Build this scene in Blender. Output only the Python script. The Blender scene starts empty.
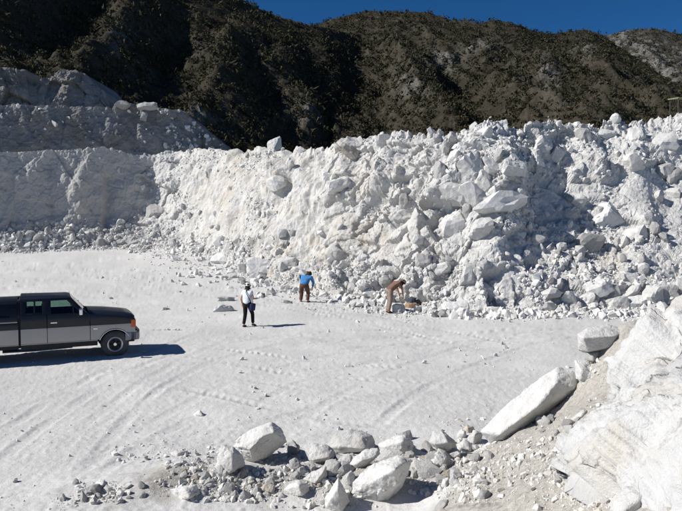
import bpy, bmesh, math, random
import numpy as np
from mathutils import Vector, Matrix, Euler
from mathutils.bvhtree import BVHTree

R = math.radians
scene = bpy.context.scene
COL = scene.collection
rng = np.random.default_rng(7)
random.seed(7)

# ------------------------------------------------------------------ camera
FPX, CX, CY = 669.0, 341.0, 255.5          # focal length / centre in photo pixels (682 x 511)
CAM = np.array((0.0, 0.0, 4.15))
PITCH = R(2.87)
cam_data = bpy.data.cameras.new('camera')
cam_data.sensor_width = 36.0
cam_data.lens = FPX / 682.0 * 36.0
cam_data.clip_start = 0.1
cam_data.clip_end = 4000.0
cam = bpy.data.objects.new('camera', cam_data)
cam.location = CAM
cam.rotation_euler = (R(90) - PITCH, 0, 0)
COL.objects.link(cam)
scene.camera = cam

# ------------------------------------------------------------------ sky, sun, exposure
SUN_ELEV, SUN_AZ = R(37.5), R(-99)         # azimuth from +Y towards +X : the sun stands on the left
world = bpy.data.worlds.new('World')
scene.world = world
world.use_nodes = True
wn = world.node_tree
for n in list(wn.nodes):
    wn.nodes.remove(n)
w_out = wn.nodes.new('ShaderNodeOutputWorld')
w_bg = wn.nodes.new('ShaderNodeBackground')
w_sky = wn.nodes.new('ShaderNodeTexSky')
w_sky.sky_type = 'NISHITA'
w_sky.sun_disc = False
w_sky.sun_elevation = SUN_ELEV
w_sky.sun_rotation = SUN_AZ
w_sky.altitude = 2600.0
w_sky.air_density = 0.6
w_sky.dust_density = 0.0
w_sky.ozone_density = 3.0
w_bg.inputs['Strength'].default_value = 0.05
w_gam = wn.nodes.new('ShaderNodeHueSaturation')
w_gam.inputs['Saturation'].default_value = 1.27
w_gam.inputs['Value'].default_value = 1.5
wn.links.new(w_sky.outputs['Color'], w_gam.inputs['Color'])
wn.links.new(w_gam.outputs['Color'], w_bg.inputs['Color'])
wn.links.new(w_bg.outputs['Background'], w_out.inputs['Surface'])

sun_data = bpy.data.lights.new('sun', 'SUN')
sun_data.energy = 5.0
sun_data.angle = R(0.53)
sun_data.color = (1.0, 0.965, 0.91)
sun = bpy.data.objects.new('sun', sun_data)
sd = Vector((math.sin(SUN_AZ) * math.cos(SUN_ELEV), math.cos(SUN_AZ) * math.cos(SUN_ELEV), math.sin(SUN_ELEV)))
sun.rotation_euler = sd.to_track_quat('Z', 'Y').to_euler()
COL.objects.link(sun)

scene.view_settings.view_transform = 'Standard'
scene.view_settings.look = 'None'
scene.view_settings.exposure = 0.30
scene.view_settings.gamma = 1.0
scene.render.engine = 'CYCLES'
scene.cycles.max_bounces = 6
scene.cycles.diffuse_bounces = 3

# ------------------------------------------------------------------ numpy noise
M32 = np.uint32(0xFFFFFFFF)
def _hash(ix, iy, iz, seed):
    h = (ix.astype(np.int64) * 374761393 + iy.astype(np.int64) * 668265263 + iz.astype(np.int64) * 2147483647 + seed * 1274126177) & 0xFFFFFFFF
    h = ((h ^ (h >> 13)) * 1274126177) & 0xFFFFFFFF
    h = ((h ^ (h >> 16)) * 2246822519) & 0xFFFFFFFF
    return h ^ (h >> 15)
def _h01(ix, iy, iz, seed):
    return _hash(ix, iy, iz, seed).astype(np.float64) / 4294967295.0
GR = np.array([(1,1,0),(-1,1,0),(1,-1,0),(-1,-1,0),(1,0,1),(-1,0,1),(1,0,-1),(-1,0,-1),(0,1,1),(0,-1,1),(0,1,-1),(0,-1,-1)], float)
def perlin(P, seed=0):
    P = np.asarray(P, float)
    I = np.floor(P).astype(np.int64)
    F = P - I
    U = F * F * F * (F * (F * 6 - 15) + 10)
    out = 0.0
    for a in (0, 1):
        wx = U[..., 0] if a else 1 - U[..., 0]
        for b in (0, 1):
            wy = U[..., 1] if b else 1 - U[..., 1]
            for c in (0, 1):
                wz = U[..., 2] if c else 1 - U[..., 2]
                g = GR[_hash(I[..., 0] + a, I[..., 1] + b, I[..., 2] + c, seed) % 12]
                out = out + wx * wy * wz * (g[..., 0] * (F[..., 0] - a) + g[..., 1] * (F[..., 1] - b) + g[..., 2] * (F[..., 2] - c))
    return out
def fbm(P, seed=0, octv=4, gain=0.5, lac=2.03):
    P = np.asarray(P, float)
    o, a = 0.0, 1.0
    for k in range(octv):
        o = o + a * perlin(P, seed + 17 * k)
        P = P * lac
        a *= gain
    return o
def ridged(P, seed=0, octv=4, gain=0.5):
    P = np.asarray(P, float)
    o, a = 0.0, 1.0
    for k in range(octv):
        o = o + a * (1 - 2 * np.abs(perlin(P, seed + 31 * k)))
        P = P * 2.1
        a *= gain
    return o
def cells(P, seed=0):
    """nearest jittered cell: returns F1, F2, vector from the cell point, three random numbers of the cell"""
    P = np.asarray(P, float)
    I = np.floor(P).astype(np.int64)
    f1 = np.full(P.shape[:-1], 9.0); f2 = f1.copy()
    vec = np.zeros(P.shape); idx = np.zeros(P.shape, np.int64)
    for a in (-1, 0, 1):
        for b in (-1, 0, 1):
            for c in (-1, 0, 1):
                J = I + np.array((a, b, c))
                q = np.stack([J[..., k] + _h01(J[..., 0], J[..., 1], J[..., 2], seed + 101 * k) for k in range(3)], -1)
                d = P - q
                r = np.sqrt((d * d).sum(-1))
                m = r < f1
                f2 = np.where(m, f1, np.minimum(f2, r))
                f1 = np.where(m, r, f1)
                vec[m] = d[m]; idx[m] = J[m]
    rn = np.stack([_h01(idx[..., 0], idx[..., 1], idx[..., 2], seed + 977 + 13 * k) for k in range(4)], -1)
    return f1, f2, vec, rn
def blocks(P, size, seed, tilt=0.9, step=0.5):
    """displacement of broken rock: every cell is a tilted facet of its own height (in units of size)"""
    f1, f2, v, rn = cells(np.asarray(P) / size, seed)
    d = (rn[..., :3] - 0.5) * 2
    h = (v * d).sum(-1) * tilt + (rn[..., 3] - 0.5) * step
    crack = np.clip((f2 - f1) / 0.10, 0, 1)
    return (h - 0.07 * (1 - crack)) * size
def sst(a, b, x):
    t = np.clip((np.asarray(x, float) - a) / (b - a), 0, 1)
    return t * t * (3 - 2 * t)

# ------------------------------------------------------------------ picture <-> world
cp, sp = math.cos(PITCH), math.sin(PITCH)
def ray(px, py):
    dx = (np.asarray(px, float) - CX) / FPX
    dy = -(np.asarray(py, float) - CY) / FPX
    return np.stack([dx, cp + dy * sp, -sp + dy * cp], -1)
def at(px, py, Y):
    d = ray(px, py)
    return CAM + d * (np.asarray(Y, float) / d[..., 1])[..., None]
def project(P):
    q = np.asarray(P, float) - CAM
    dep = q[..., 1] * cp - q[..., 2] * sp
    up = q[..., 1] * sp + q[..., 2] * cp
    return CX + FPX * q[..., 0] / dep, CY - FPX * up / dep, dep

# ------------------------------------------------------------------ mesh helpers
def link(name, me, mat=None, parent=None):
    o = bpy.data.objects.new(name, me)
    COL.objects.link(o)
    if mat is not None and me is not None:
        if not me.materials:
            me.materials.append(mat)
    if parent is not None:
        o.parent = parent
    return o
def tag(o, label=None, cat=None, group=None, kind=None):
    if label: o['label'] = label
    if cat: o['category'] = cat
    if group: o['group'] = group
    if kind: o['kind'] = kind
    return o
def np_mesh(name, V, F, smooth=False, attrs=None):
    V = np.ascontiguousarray(V, np.float32).reshape(-1, 3)
    F = np.ascontiguousarray(F, np.int32)
    n = F.shape[1]
    me = bpy.data.meshes.new(name)
    me.vertices.add(len(V)); me.vertices.foreach_set('co', V.ravel())
    me.loops.add(F.size); me.loops.foreach_set('vertex_index', F.ravel())
    me.polygons.add(len(F))
    me.polygons.foreach_set('loop_start', np.arange(0, F.size, n, dtype=np.int32))
    me.polygons.foreach_set('loop_total', np.full(len(F), n, np.int32))
    me.polygons.foreach_set('use_smooth', np.full(len(F), smooth, bool))
    for k, a in (attrs or {}).items():
        at_ = me.attributes.new(k, 'FLOAT', 'POINT')
        at_.data.foreach_set('value', np.ascontiguousarray(a, np.float32).ravel())
    me.update(calc_edges=True)
    return me
def grid_faces(nr, nc):
    i = np.arange(nr * nc).reshape(nr, nc)
    return np.stack([i[:-1, :-1], i[:-1, 1:], i[1:, 1:], i[1:, :-1]], -1).reshape(-1, 4)
def bm_mesh(name, bm, smooth=False):
    me = bpy.data.meshes.new(name)
    bm.normal_update()
    bm.to_mesh(me); bm.free()
    if smooth:
        me.polygons.foreach_set('use_smooth', np.ones(len(me.polygons), bool))
    return me
def empty(name, loc, rz=0.0):
    o = bpy.data.objects.new(name, None)
    o.empty_display_size = 0.2
    o.location = loc; o.rotation_euler = (0, 0, rz)
    COL.objects.link(o)
    return o

# ------------------------------------------------------------------ materials
def new_mat(name):
    m = bpy.data.materials.new(name); m.use_nodes = True
    nt = m.node_tree
    return m, nt, nt.nodes['Principled BSDF']
def N(nt, t, **kw):
    n = nt.nodes.new(t)
    for k, v in kw.items():
        setattr(n, k, v)
    return n
def noise(nt, vec, scale, detail=4, rough=0.55, dist=0.0):
    n = N(nt, 'ShaderNodeTexNoise')
    n.inputs['Scale'].default_value = scale; n.inputs['Detail'].default_value = detail
    n.inputs['Roughness'].default_value = rough; n.inputs['Distortion'].default_value = dist
    nt.links.new(vec, n.inputs['Vector'])
    return n.outputs['Fac']
def ramp(nt, fac, stops):
    r = N(nt, 'ShaderNodeValToRGB')
    e = r.color_ramp.elements
    while len(e) < len(stops): e.new(0.5)
    for k, (p, c) in enumerate(stops):
        e[k].position = p
        e[k].color = (c, c, c, 1) if not hasattr(c, '__len__') else (*c, 1)
    nt.links.new(fac, r.inputs['Fac'])
    return r.outputs['Color']
def mixc(nt, fac, a, b, mode='MIX'):
    m = N(nt, 'ShaderNodeMix', data_type='RGBA', blend_type=mode)
    for s, v in ((0, fac), (6, a), (7, b)):
        if hasattr(v, 'is_linked') or hasattr(v, 'links'):
            nt.links.new(v, m.inputs[s])
        elif s == 0:
            m.inputs[0].default_value = v
        else:
            m.inputs[s].default_value = (*v, 1)
    return m.outputs[2]
def mathn(nt, op, a, b=None):
    m = N(nt, 'ShaderNodeMath', operation=op)
    for s, v in ((0, a), (1, b)):
        if v is None: continue
        if hasattr(v, 'links'): nt.links.new(v, m.inputs[s])
        else: m.inputs[s].default_value = v
    return m.outputs[0]
def bump(nt, bsdf, fields, dist=0.05, strength=1.0):
    h = None
    for f, w in fields:
        t = mathn(nt, 'MULTIPLY', f, w)
        h = t if h is None else mathn(nt, 'ADD', h, t)
    b = N(nt, 'ShaderNodeBump')
    b.inputs['Distance'].default_value = dist; b.inputs['Strength'].default_value = strength
    nt.links.new(h, b.inputs['Height'])
    nt.links.new(b.outputs['Normal'], bsdf.inputs['Normal'])
def wpos(nt):
    return N(nt, 'ShaderNodeNewGeometry').outputs['Position']
def opos(nt):
    return N(nt, 'ShaderNodeTexCoord').outputs['Object']
def attr(nt, name):
    return N(nt, 'ShaderNodeAttribute', attribute_name=name).outputs['Fac']
def setc(nt, bsdf, c, rough=0.95, spec=0.15):
    if hasattr(c, 'links'): nt.links.new(c, bsdf.inputs['Base Color'])
    else: bsdf.inputs['Base Color'].default_value = (*c, 1)
    bsdf.inputs['Roughness'].default_value = rough
    bsdf.inputs['Specular IOR Level'].default_value = spec

WHITE = (0.70, 0.695, 0.68)
GREYW = (0.60, 0.60, 0.59)
OCHRE = (0.50, 0.435, 0.345)
DIRT = (0.50, 0.445, 0.365)

def mat_rock(name, base, dusty, stain, stain_amt=0.5, size=1.0, world_space=False, bstr=0.7):
    m, nt, b = new_mat(name)
    p = wpos(nt) if world_space else opos(nt)
    n1 = noise(nt, p, 1.6 / size, 6, 0.6)
    n2 = noise(nt, p, 7.0 / size, 5, 0.65)
    n3 = noise(nt, p, 38.0 / size, 3, 0.6)
    c = mixc(nt, ramp(nt, n2, [(0.35, 0.0), (0.68, 1.0)]), base, dusty)
    c = mixc(nt, mathn(nt, 'MULTIPLY', ramp(nt, n1, [(0.52, 0.0), (0.70, 1.0)]), stain_amt), c, stain)
    if not world_space:
        rnd = N(nt, 'ShaderNodeObjectInfo').outputs['Random']
        k = mathn(nt, 'ADD', mathn(nt, 'MULTIPLY', rnd, 0.16), 0.84)
        c = mixc(nt, 1.0, c, k, 'MULTIPLY')
    n4 = noise(nt, p, 4.0 / size, 8, 0.75, 0.6)
    c = mixc(nt, ramp(nt, n4, [(0.60, 0.0), (0.68, 0.45)]), c, tuple(0.62 * x for x in stain))
    setc(nt, b, c, 0.95, 0.12)
    bump(nt, b, [(n2, 0.6), (n3, 0.25), (n4, 0.6)], 0.10 * size, bstr)
    return m
M_white = mat_rock('white_rock', WHITE, (0.60, 0.595, 0.58), OCHRE, 0.30)
M_pale = mat_rock('pale_rock', (0.63, 0.625, 0.61), (0.52, 0.515, 0.50), OCHRE, 0.35)
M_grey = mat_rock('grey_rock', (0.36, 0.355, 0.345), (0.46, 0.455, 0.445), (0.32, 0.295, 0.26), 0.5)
M_tan = mat_rock('tan_rock', (0.50, 0.45, 0.37), (0.55, 0.51, 0.45), (0.42, 0.345, 0.25), 0.6)
M_dark = mat_rock('dark_rock', (0.20, 0.195, 0.195), (0.30, 0.29, 0.285), (0.22, 0.18, 0.15), 0.5)
M_rust = mat_rock('rusty_rock', (0.42, 0.27, 0.17), (0.48, 0.36, 0.26), (0.30, 0.19, 0.12), 0.6)

def mat_rubble(name, a, b_, tint=(0.56, 0.52, 0.46), darkm=(0.36, 0.35, 0.34)):
    m, nt, b = new_mat(name)
    g = N(nt, 'ShaderNodeNewGeometry')
    rnd = g.outputs['Random Per Island']
    c = mixc(nt, rnd, a, b_)
    r2 = mathn(nt, 'FRACT', mathn(nt, 'MULTIPLY', rnd, 37.7))
    c = mixc(nt, ramp(nt, r2, [(0.78, 0.0), (0.92, 1.0)]), c, tint)
    c = mixc(nt, ramp(nt, r2, [(0.03, 1.0), (0.06, 0.0)]), c, darkm)
    n2 = noise(nt, g.outputs['Position'], 14.0, 4)
    c = mixc(nt, mathn(nt, 'MULTIPLY', n2, 0.35), c, (0.5, 0.49, 0.47))
    setc(nt, b, c, 0.95, 0.12)
    bump(nt, b, [(noise(nt, g.outputs['Position'], 22.0, 4), 0.5)], 0.05, 0.6)
    return m
M_rubble = mat_rubble('rubble', (0.72, 0.715, 0.70), (0.55, 0.545, 0.53), (0.54, 0.525, 0.49), (0.30, 0.29, 0.28))
M_rubble_near = mat_rubble('near_rubble', (0.68, 0.67, 0.645), (0.55, 0.54, 0.51), (0.50, 0.465, 0.41), (0.33, 0.315, 0.30))

# ground: powdered white floor, beige dirt on the mound
def mat_ground():
    m, nt, b = new_mat('quarry_floor')
    p = wpos(nt)
    big = noise(nt, p, 0.16, 5, 0.6)
    mid = noise(nt, p, 1.3, 6, 0.65)
    fin = noise(nt, p, 16.0, 5, 0.7)
    gr = noise(nt, p, 70.0, 3, 0.7)
    c = mixc(nt, ramp(nt, big, [(0.35, 0.0), (0.65, 1.0)]), (0.605, 0.597, 0.58), (0.525, 0.518, 0.505))
    c = mixc(nt, ramp(nt, mid, [(0.45, 0.0), (0.75, 0.7)]), c, (0.52, 0.515, 0.51))
    c = mixc(nt, ramp(nt, fin, [(0.30, 0.55), (0.46, 0.0)]), c, (0.42, 0.415, 0.41))
    c = mixc(nt, mathn(nt, 'MULTIPLY', attr(nt, 'rut'), 0.45), c, (0.48, 0.475, 0.465))
    dm = attr(nt, 'dirt')
    d = mixc(nt, ramp(nt, fin, [(0.35, 0.0), (0.65, 1.0)]), (0.265, 0.248, 0.222), (0.42, 0.40, 0.365))
    d = mixc(nt, ramp(nt, gr, [(0.52, 0.0), (0.7, 0.6)]), d, (0.55, 0.53, 0.50))
    d = mixc(nt, ramp(nt, gr, [(0.28, 0.7), (0.42, 0.0)]), d, (0.17, 0.15, 0.13))
    e = mathn(nt, 'ADD', dm, mathn(nt, 'MULTIPLY', mathn(nt, 'SUBTRACT', mid, 0.5), 1.6))
    c = mixc(nt, ramp(nt, e, [(0.25, 0.0), (0.75, 1.0)]), c, d)
    setc(nt, b, c, 0.97, 0.08)
    bump(nt, b, [(mid, 0.5), (fin, 0.30), (gr, 0.07)], 0.12, 0.5)
    return m
M_ground = mat_ground()

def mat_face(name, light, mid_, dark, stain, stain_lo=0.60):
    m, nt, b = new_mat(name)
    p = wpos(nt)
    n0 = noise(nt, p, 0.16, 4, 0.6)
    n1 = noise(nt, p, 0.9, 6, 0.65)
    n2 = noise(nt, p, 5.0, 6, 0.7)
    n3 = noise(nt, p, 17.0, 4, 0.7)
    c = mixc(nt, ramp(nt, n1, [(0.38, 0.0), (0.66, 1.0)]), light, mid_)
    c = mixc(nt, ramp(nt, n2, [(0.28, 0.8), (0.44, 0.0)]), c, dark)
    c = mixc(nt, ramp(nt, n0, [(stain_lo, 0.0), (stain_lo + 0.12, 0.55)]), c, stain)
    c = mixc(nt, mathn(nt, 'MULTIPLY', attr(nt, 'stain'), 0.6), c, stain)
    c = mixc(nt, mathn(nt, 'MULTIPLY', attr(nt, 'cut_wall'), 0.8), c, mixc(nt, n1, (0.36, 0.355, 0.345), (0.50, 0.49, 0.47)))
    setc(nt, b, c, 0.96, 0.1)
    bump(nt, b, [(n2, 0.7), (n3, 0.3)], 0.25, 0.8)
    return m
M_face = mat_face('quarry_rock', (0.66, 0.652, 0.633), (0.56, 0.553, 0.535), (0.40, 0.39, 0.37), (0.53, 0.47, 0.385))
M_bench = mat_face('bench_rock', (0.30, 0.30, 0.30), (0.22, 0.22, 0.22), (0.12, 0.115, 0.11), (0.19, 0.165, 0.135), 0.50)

def mat_hill(name, soil, pale, dark, rocky):
    m, nt, b = new_mat(name)
    p = wpos(nt)
    n1 = noise(nt, p, 0.035, 5, 0.6)
    n2 = noise(nt, p, 0.25, 6, 0.7)
    n3 = noise(nt, p, 0.9, 5, 0.7)
    c = mixc(nt, ramp(nt, n1, [(0.40, 0.0), (0.62, 1.0)]), soil, dark)
    c = mixc(nt, ramp(nt, n2, [(0.50, 0.0), (0.72, 0.8)]), c, pale)
    c = mixc(nt, ramp(nt, n3, [(0.34, 0.8), (0.5, 0.0)]), c, dark)
    c = mixc(nt, mathn(nt, 'MULTIPLY', attr(nt, 'rocky'), ramp(nt, n3, [(0.35, 0.0), (0.5, 1.0)])), c, rocky)
    setc(nt, b, c, 0.98, 0.05)
    bump(nt, b, [(n2, 1.0), (n3, 0.5)], 1.2, 0.9)
    return m
M_hill = mat_hill('hill_soil', (0.056, 0.049, 0.037), (0.098, 0.088, 0.068), (0.030, 0.027, 0.020), (0.19, 0.185, 0.175))

def mat_leaf(name, a, b_):
    m, nt, b = new_mat(name)
    g = N(nt, 'ShaderNodeNewGeometry')
    r = N(nt, 'ShaderNodeObjectInfo').outputs['Random']
    f = mathn(nt, 'FRACT', mathn(nt, 'ADD', mathn(nt, 'MULTIPLY', g.outputs['Random Per Island'], 0.6), r))
    c = mixc(nt, f, a, b_)
    setc(nt, b, c, 0.9, 0.1)
    return m
M_leaf = mat_leaf('shrub_leaf', (0.028, 0.030, 0.017), (0.064, 0.061, 0.036))
M_leaf2 = mat_leaf('dry_leaf', (0.060, 0.050, 0.030), (0.105, 0.088, 0.052))
M_stem = mat_leaf('shrub_stem', (0.05, 0.04, 0.03), (0.08, 0.065, 0.05))

def plain(name, c, rough=0.6, metal=0.0, spec=0.4, var=0.0, scale=6.0):
    m, nt, b = new_mat(name)
    if var:
        n = noise(nt, opos(nt), scale, 5)
        cc = mixc(nt, ramp(nt, n, [(0.35, 0.0), (0.7, 1.0)]), c, tuple(min(1, x * (1 + var)) for x in c))
        setc(nt, b, cc, rough, spec)
    else:
        setc(nt, b, c, rough, spec)
    b.inputs['Metallic'].default_value = metal
    return m

# ------------------------------------------------------------------ the ground height
def mound_raw(x, y):
    return 0.55 * (x - 1.0) + 0.28 * (9.3 - y) - 0.95 * np.maximum(0, y - 11.6)
def softmax2(a, b, k):
    return np.maximum(a, b) + k * np.exp(-np.abs(a - b) / k) * 0.5
def H(x, y, fine=True):
    x = np.asarray(x, float); y = np.asarray(y, float)
    P = np.stack([x, y, np.zeros_like(x)], -1)
    g = 0.087 * np.clip(y - 34, 0, 26); g = np.where(np.abs(y - 34) < 5, 0.087 * (y - 29) ** 2 / 20, g)
    g = g + 0.16 * perlin(P / 6.0, 3) + 0.05 * perlin(P / 1.6, 4)
    # low rubble bank in front of the camera
    bank = np.exp(-((y - (10.7 + 0.10 * x)) / 0.75) ** 2) * sst(-5.2, -2.6, x) * (1 - sst(2.5, 4.0, x))
    g = g + 0.20 * bank * (1 + 0.8 * perlin(P / 0.8, 9))
    m = np.minimum(mound_raw(x, y) + 0.78 * np.exp(-((x - 4.75) / 0.75) ** 2 - ((y - 11.3) / 0.7) ** 2), 2.6)
    m = m + (0.16 * perlin(P / 1.3, 5) + 0.06 * perlin(P / 0.45, 6)) * sst(-0.4, 0.5, m)
    z = softmax2(g, m, 0.10)
    return z
def hit_ground(px, py, zoff=0.0):
    d = ray(px, py)
    t = np.arange(2.0, 120.0, 0.05)
    Q = CAM + t[:, None] * d
    below = Q[:, 2] - H(Q[:, 0], Q[:, 1]) - zoff < 0
    k = int(np.argmax(below)) if below.any() else len(t) - 1
    return Q[k]

# ---- ground sheet: rows and columns grow with distance so that it stays fine near the camera and still reaches the horizon
def build_ground():
    ys = [0.4]
    while ys[-1] < 80:
        y = ys[-1]
        ys.append(y + max(0.022, min(1.5, 3.3e-4 * y * y)) if y > 6.5 else y + 0.12)
    while ys[-1] < 1500:
        ys.append(ys[-1] * 1.15)
    ys = np.array([-60, -30, -12, -5, -2, -0.8, -0.2] + ys)
    tx = np.concatenate([[-60, -20, -8, -4, -2.2, -1.4, -1.0, -0.8], np.linspace(-0.64, 0.58, 650), [0.75, 1.0, 1.4, 2.2, 4, 8, 20, 60]])
    Y, T = np.meshgrid(ys, tx, indexing='ij')
    W = np.maximum(np.abs(Y), 5.0)
    X = T * W
    Z = H(X, Y)
    P = np.stack([X, Y, np.zeros_like(X)], -1)
    near = (Y < 78) & (np.abs(T) < 0.7) & (Y > 3)
    Zf = np.zeros_like(Z); rutm = np.zeros_like(Z)
    p = P[near]
    mo = sst(-0.1, 0.5, mound_raw(p[:, 0], p[:, 1]))
    # trampled, driven powder: soft lumps, crumbs, streaks dragged along the driving direction
    a = R(12)
    rot = np.stack([(p[:, 0] * math.cos(a) + p[:, 1] * math.sin(a)) / 2.2, (-p[:, 0] * math.sin(a) + p[:, 1] * math.cos(a)) / 0.45, p[:, 2]], -1)
    f = 0.018 * perlin(rot, 21) + 0.014 * ridged(rot * 2.3, 31, 2) * sst(-0.15, 0.3, perlin(p / 3.5, 32)) + 0.010 * ridged(p / 0.55, 22, 2) * sst(-0.1, 0.35, perlin(p / 2.5, 27)) + 0.010 * perlin(p / 0.12, 23)
    f += 0.018 * np.maximum(0, perlin(p / 0.38, 24) - 0.22) + 0.05 * np.maximum(0, perlin(p / 0.2, 25) - 0.38)
    f += mo * (0.05 * ridged(p / 0.5, 26, 3) + 0.02 * perlin(p / 0.09, 28))
    rw = np.zeros(len(p))
    # wheel ruts with tread marks
    for k, pts in enumerate(TRACKS):
        w = np.array([hit_ground(*q)[:2] for q in pts])
        s = np.linspace(0, 1, 26)
        cx = np.interp(s, np.linspace(0, 1, len(w)), w[:, 0]); cy = np.interp(s, np.linspace(0, 1, len(w)), w[:, 1])
        for _ in range(4):
            cx[1:-1] = (cx[:-2] + 2 * cx[1:-1] + cx[2:]) / 4; cy[1:-1] = (cy[:-2] + 2 * cy[1:-1] + cy[2:]) / 4
        sel = np.where((p[:, 0] > cx.min() - 2) & (p[:, 0] < cx.max() + 2) & (p[:, 1] > cy.min() - 2) & (p[:, 1] < cy.max() + 2))[0]
        q = p[sel, :2]
        best = np.full(len(q), 9.0); side = np.zeros(len(q)); along = np.zeros(len(q)); L = 0.0
        for i in range(25):
            A = np.array((cx[i], cy[i])); B = np.array((cx[i + 1], cy[i + 1])); D = B - A; l = np.hypot(*D)
            t = np.clip(((q - A) @ D) / (l * l), 0, 1)
            v = q - A - t[:, None] * D
            r = np.hypot(v[:, 0], v[:, 1])
            m = r < best
            best[m] = r[m]; side[m] = np.sign(D[0] * v[m, 1] - D[1] * v[m, 0]); along[m] = L + t[m] * l
            L += l
        sd_ = best * side
        for off in (-0.8, 0.8):
            r = np.abs(sd_ - off)
            rut = -0.020 * np.exp(-(r / 0.13) ** 4) + 0.010 * np.exp(-((r - 0.20) / 0.06) ** 2)
            rw[sel] += np.exp(-(r / 0.20) ** 4) * np.clip(0.5 + 1.3 * perlin(np.stack([q[:, 0], q[:, 1], 0 * q[:, 0]], -1) / 2.3, 45 + k), 0, 1) * sst(0, 2, along) * (1 - sst(L - 2.5, L, along)) * (1 - mo[sel])
            tread = (0.014 if k in (0, 1, 6, 7, 10, 11, 13) else 0.007) * np.tanh(2.5 * np.sin(along * 2 * math.pi / 0.26 + (sd_ - off) * 16 + 2.0 * perlin(np.stack([q[:, 0], q[:, 1], 0 * q[:, 0]], -1) / 0.4, 60))) * np.exp(-(r / 0.13) ** 4)
            f[sel] += (rut + tread) * (0.25 + 1.1 * np.clip(0.45 + 1.6 * perlin(np.stack([q[:, 0], q[:, 1], 0 * q[:, 0]], -1) / 1.7, 40 + k), 0, 1)) * sst(0, 1.5, along) * (1 - sst(L - 2.5, L, along)) * DEPTH[k] * (1 - mo[sel])
    Zf[near] = f; rutm[near] = np.clip(rw, 0, 1)
    Z = Z + Zf
    dirt = np.zeros_like(Z)
    dirt[near] = sst(-0.05, 0.55, mound_raw(p[:, 0], p[:, 1]) + 0.25 * perlin(p / 0.9, 29)) * 0.95
    dirt[near] = np.maximum(dirt[near], 0.72 * np.exp(-((p[:, 1] - (10.45 + 0.10 * p[:, 0])) / 0.75) ** 2) * sst(-5, -2.5, p[:, 0]))
    V = np.stack([X, Y, Z], -1)
    me = np_mesh('ground', V, grid_faces(*Z.shape), True, {'dirt': dirt, 'rut': rutm})
    o = link('ground', me, M_ground)
    tag(o, kind='structure')
    return V
TRACKS = [
    [(-40, 262), (60, 268), (150, 281), (260, 300), (360, 318), (470, 327)],
    [(-40, 300), (90, 296), (200, 288), (300, 300), (420, 330), (520, 352)],
    [(140, 372), (215, 384), (290, 400), (350, 412), (420, 414), (470, 408)],
    [(20, 495), (60, 445), (110, 400), (170, 365), (240, 345), (340, 333), (500, 330), (640, 322)],
    [(130, 470), (190, 420), (270, 380), (360, 355), (480, 345), (600, 342)],
    [(0, 470), (40, 430), (90, 395), (150, 362), (230, 330)],
    [(-20, 276), (80, 262), (150, 256), (200, 258)],
    [(300, 350), (380, 342), (470, 338), (560, 330)],
    [(-30, 410), (60, 385), (170, 372), (300, 366), (440, 350), (600, 330)],
    [(120, 500), (220, 420), (330, 392), (430, 385), (520, 372)],
    [(-30, 290), (70, 280), (170, 268), (230, 272)],
    [(190, 350), (330, 372), (450, 378), (560, 362)],
    [(60, 470), (200, 450), (330, 420), (460, 395)],
    [(330, 430), (400, 380), (520, 338), (640, 326)],
]
DEPTH = [1.5, 1.4, 0.8, 0.7, 0.5, 0.6, 1.5, 1.3, 0.8, 0.5, 1.4, 0.9, 0.6, 0.7]
ground_V = build_ground()

# ------------------------------------------------------------------ the quarry face
ST = np.array([  # px,  base py, base depth, crest py, crest depth, wall(1)/talus(0)
    (-330, 254, 47, 150, 49.5, 1), (-150, 253, 50.5, 150, 53, 1), (0, 251.5, 54.0, 151.5, 57.0, 1), (60, 250.5, 55.2, 148.5, 58.7, 1), (90, 250, 55.8, 147.5, 59.4, 1),
    (112, 249, 56.2, 148, 60.0, 1), (130, 248, 56.4, 153.5, 60.8, 0.85), (150, 248, 56.2, 153, 62.0, 0.45), (175, 250, 54.6, 153, 62.5, 0.12), (200, 257, 50.8, 152, 60.5, 0.0),
    (225, 265, 46.8, 150, 56.8, 0), (260, 277, 42.2, 149.5, 52.2, 0), (300, 288, 38.6, 148.5, 48.6, 0), (340, 298, 35.4, 141.5, 45.6, 0),
    (380, 306, 33.2, 136, 43.5, 0), (420, 312, 31.2, 132.5, 41.5, 0), (450, 315, 30.2, 129, 40, 0), (480, 316, 29.8, 127, 39.3, 0), (520, 316, 29.8, 126.5, 39.8, 0),
    (560, 315, 29.9, 127, 41.8, 0), (600, 313, 30.0, 126.5, 42.6, 0), (620, 312, 30.0, 122.5, 43, 0), (650, 310, 30.0, 119.5, 43, 0), (700, 305, 30, 117, 43, 0), (800, 297, 30.0, 112, 43, 0), (1000, 288, 30, 105, 43, 0)], float)
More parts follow.
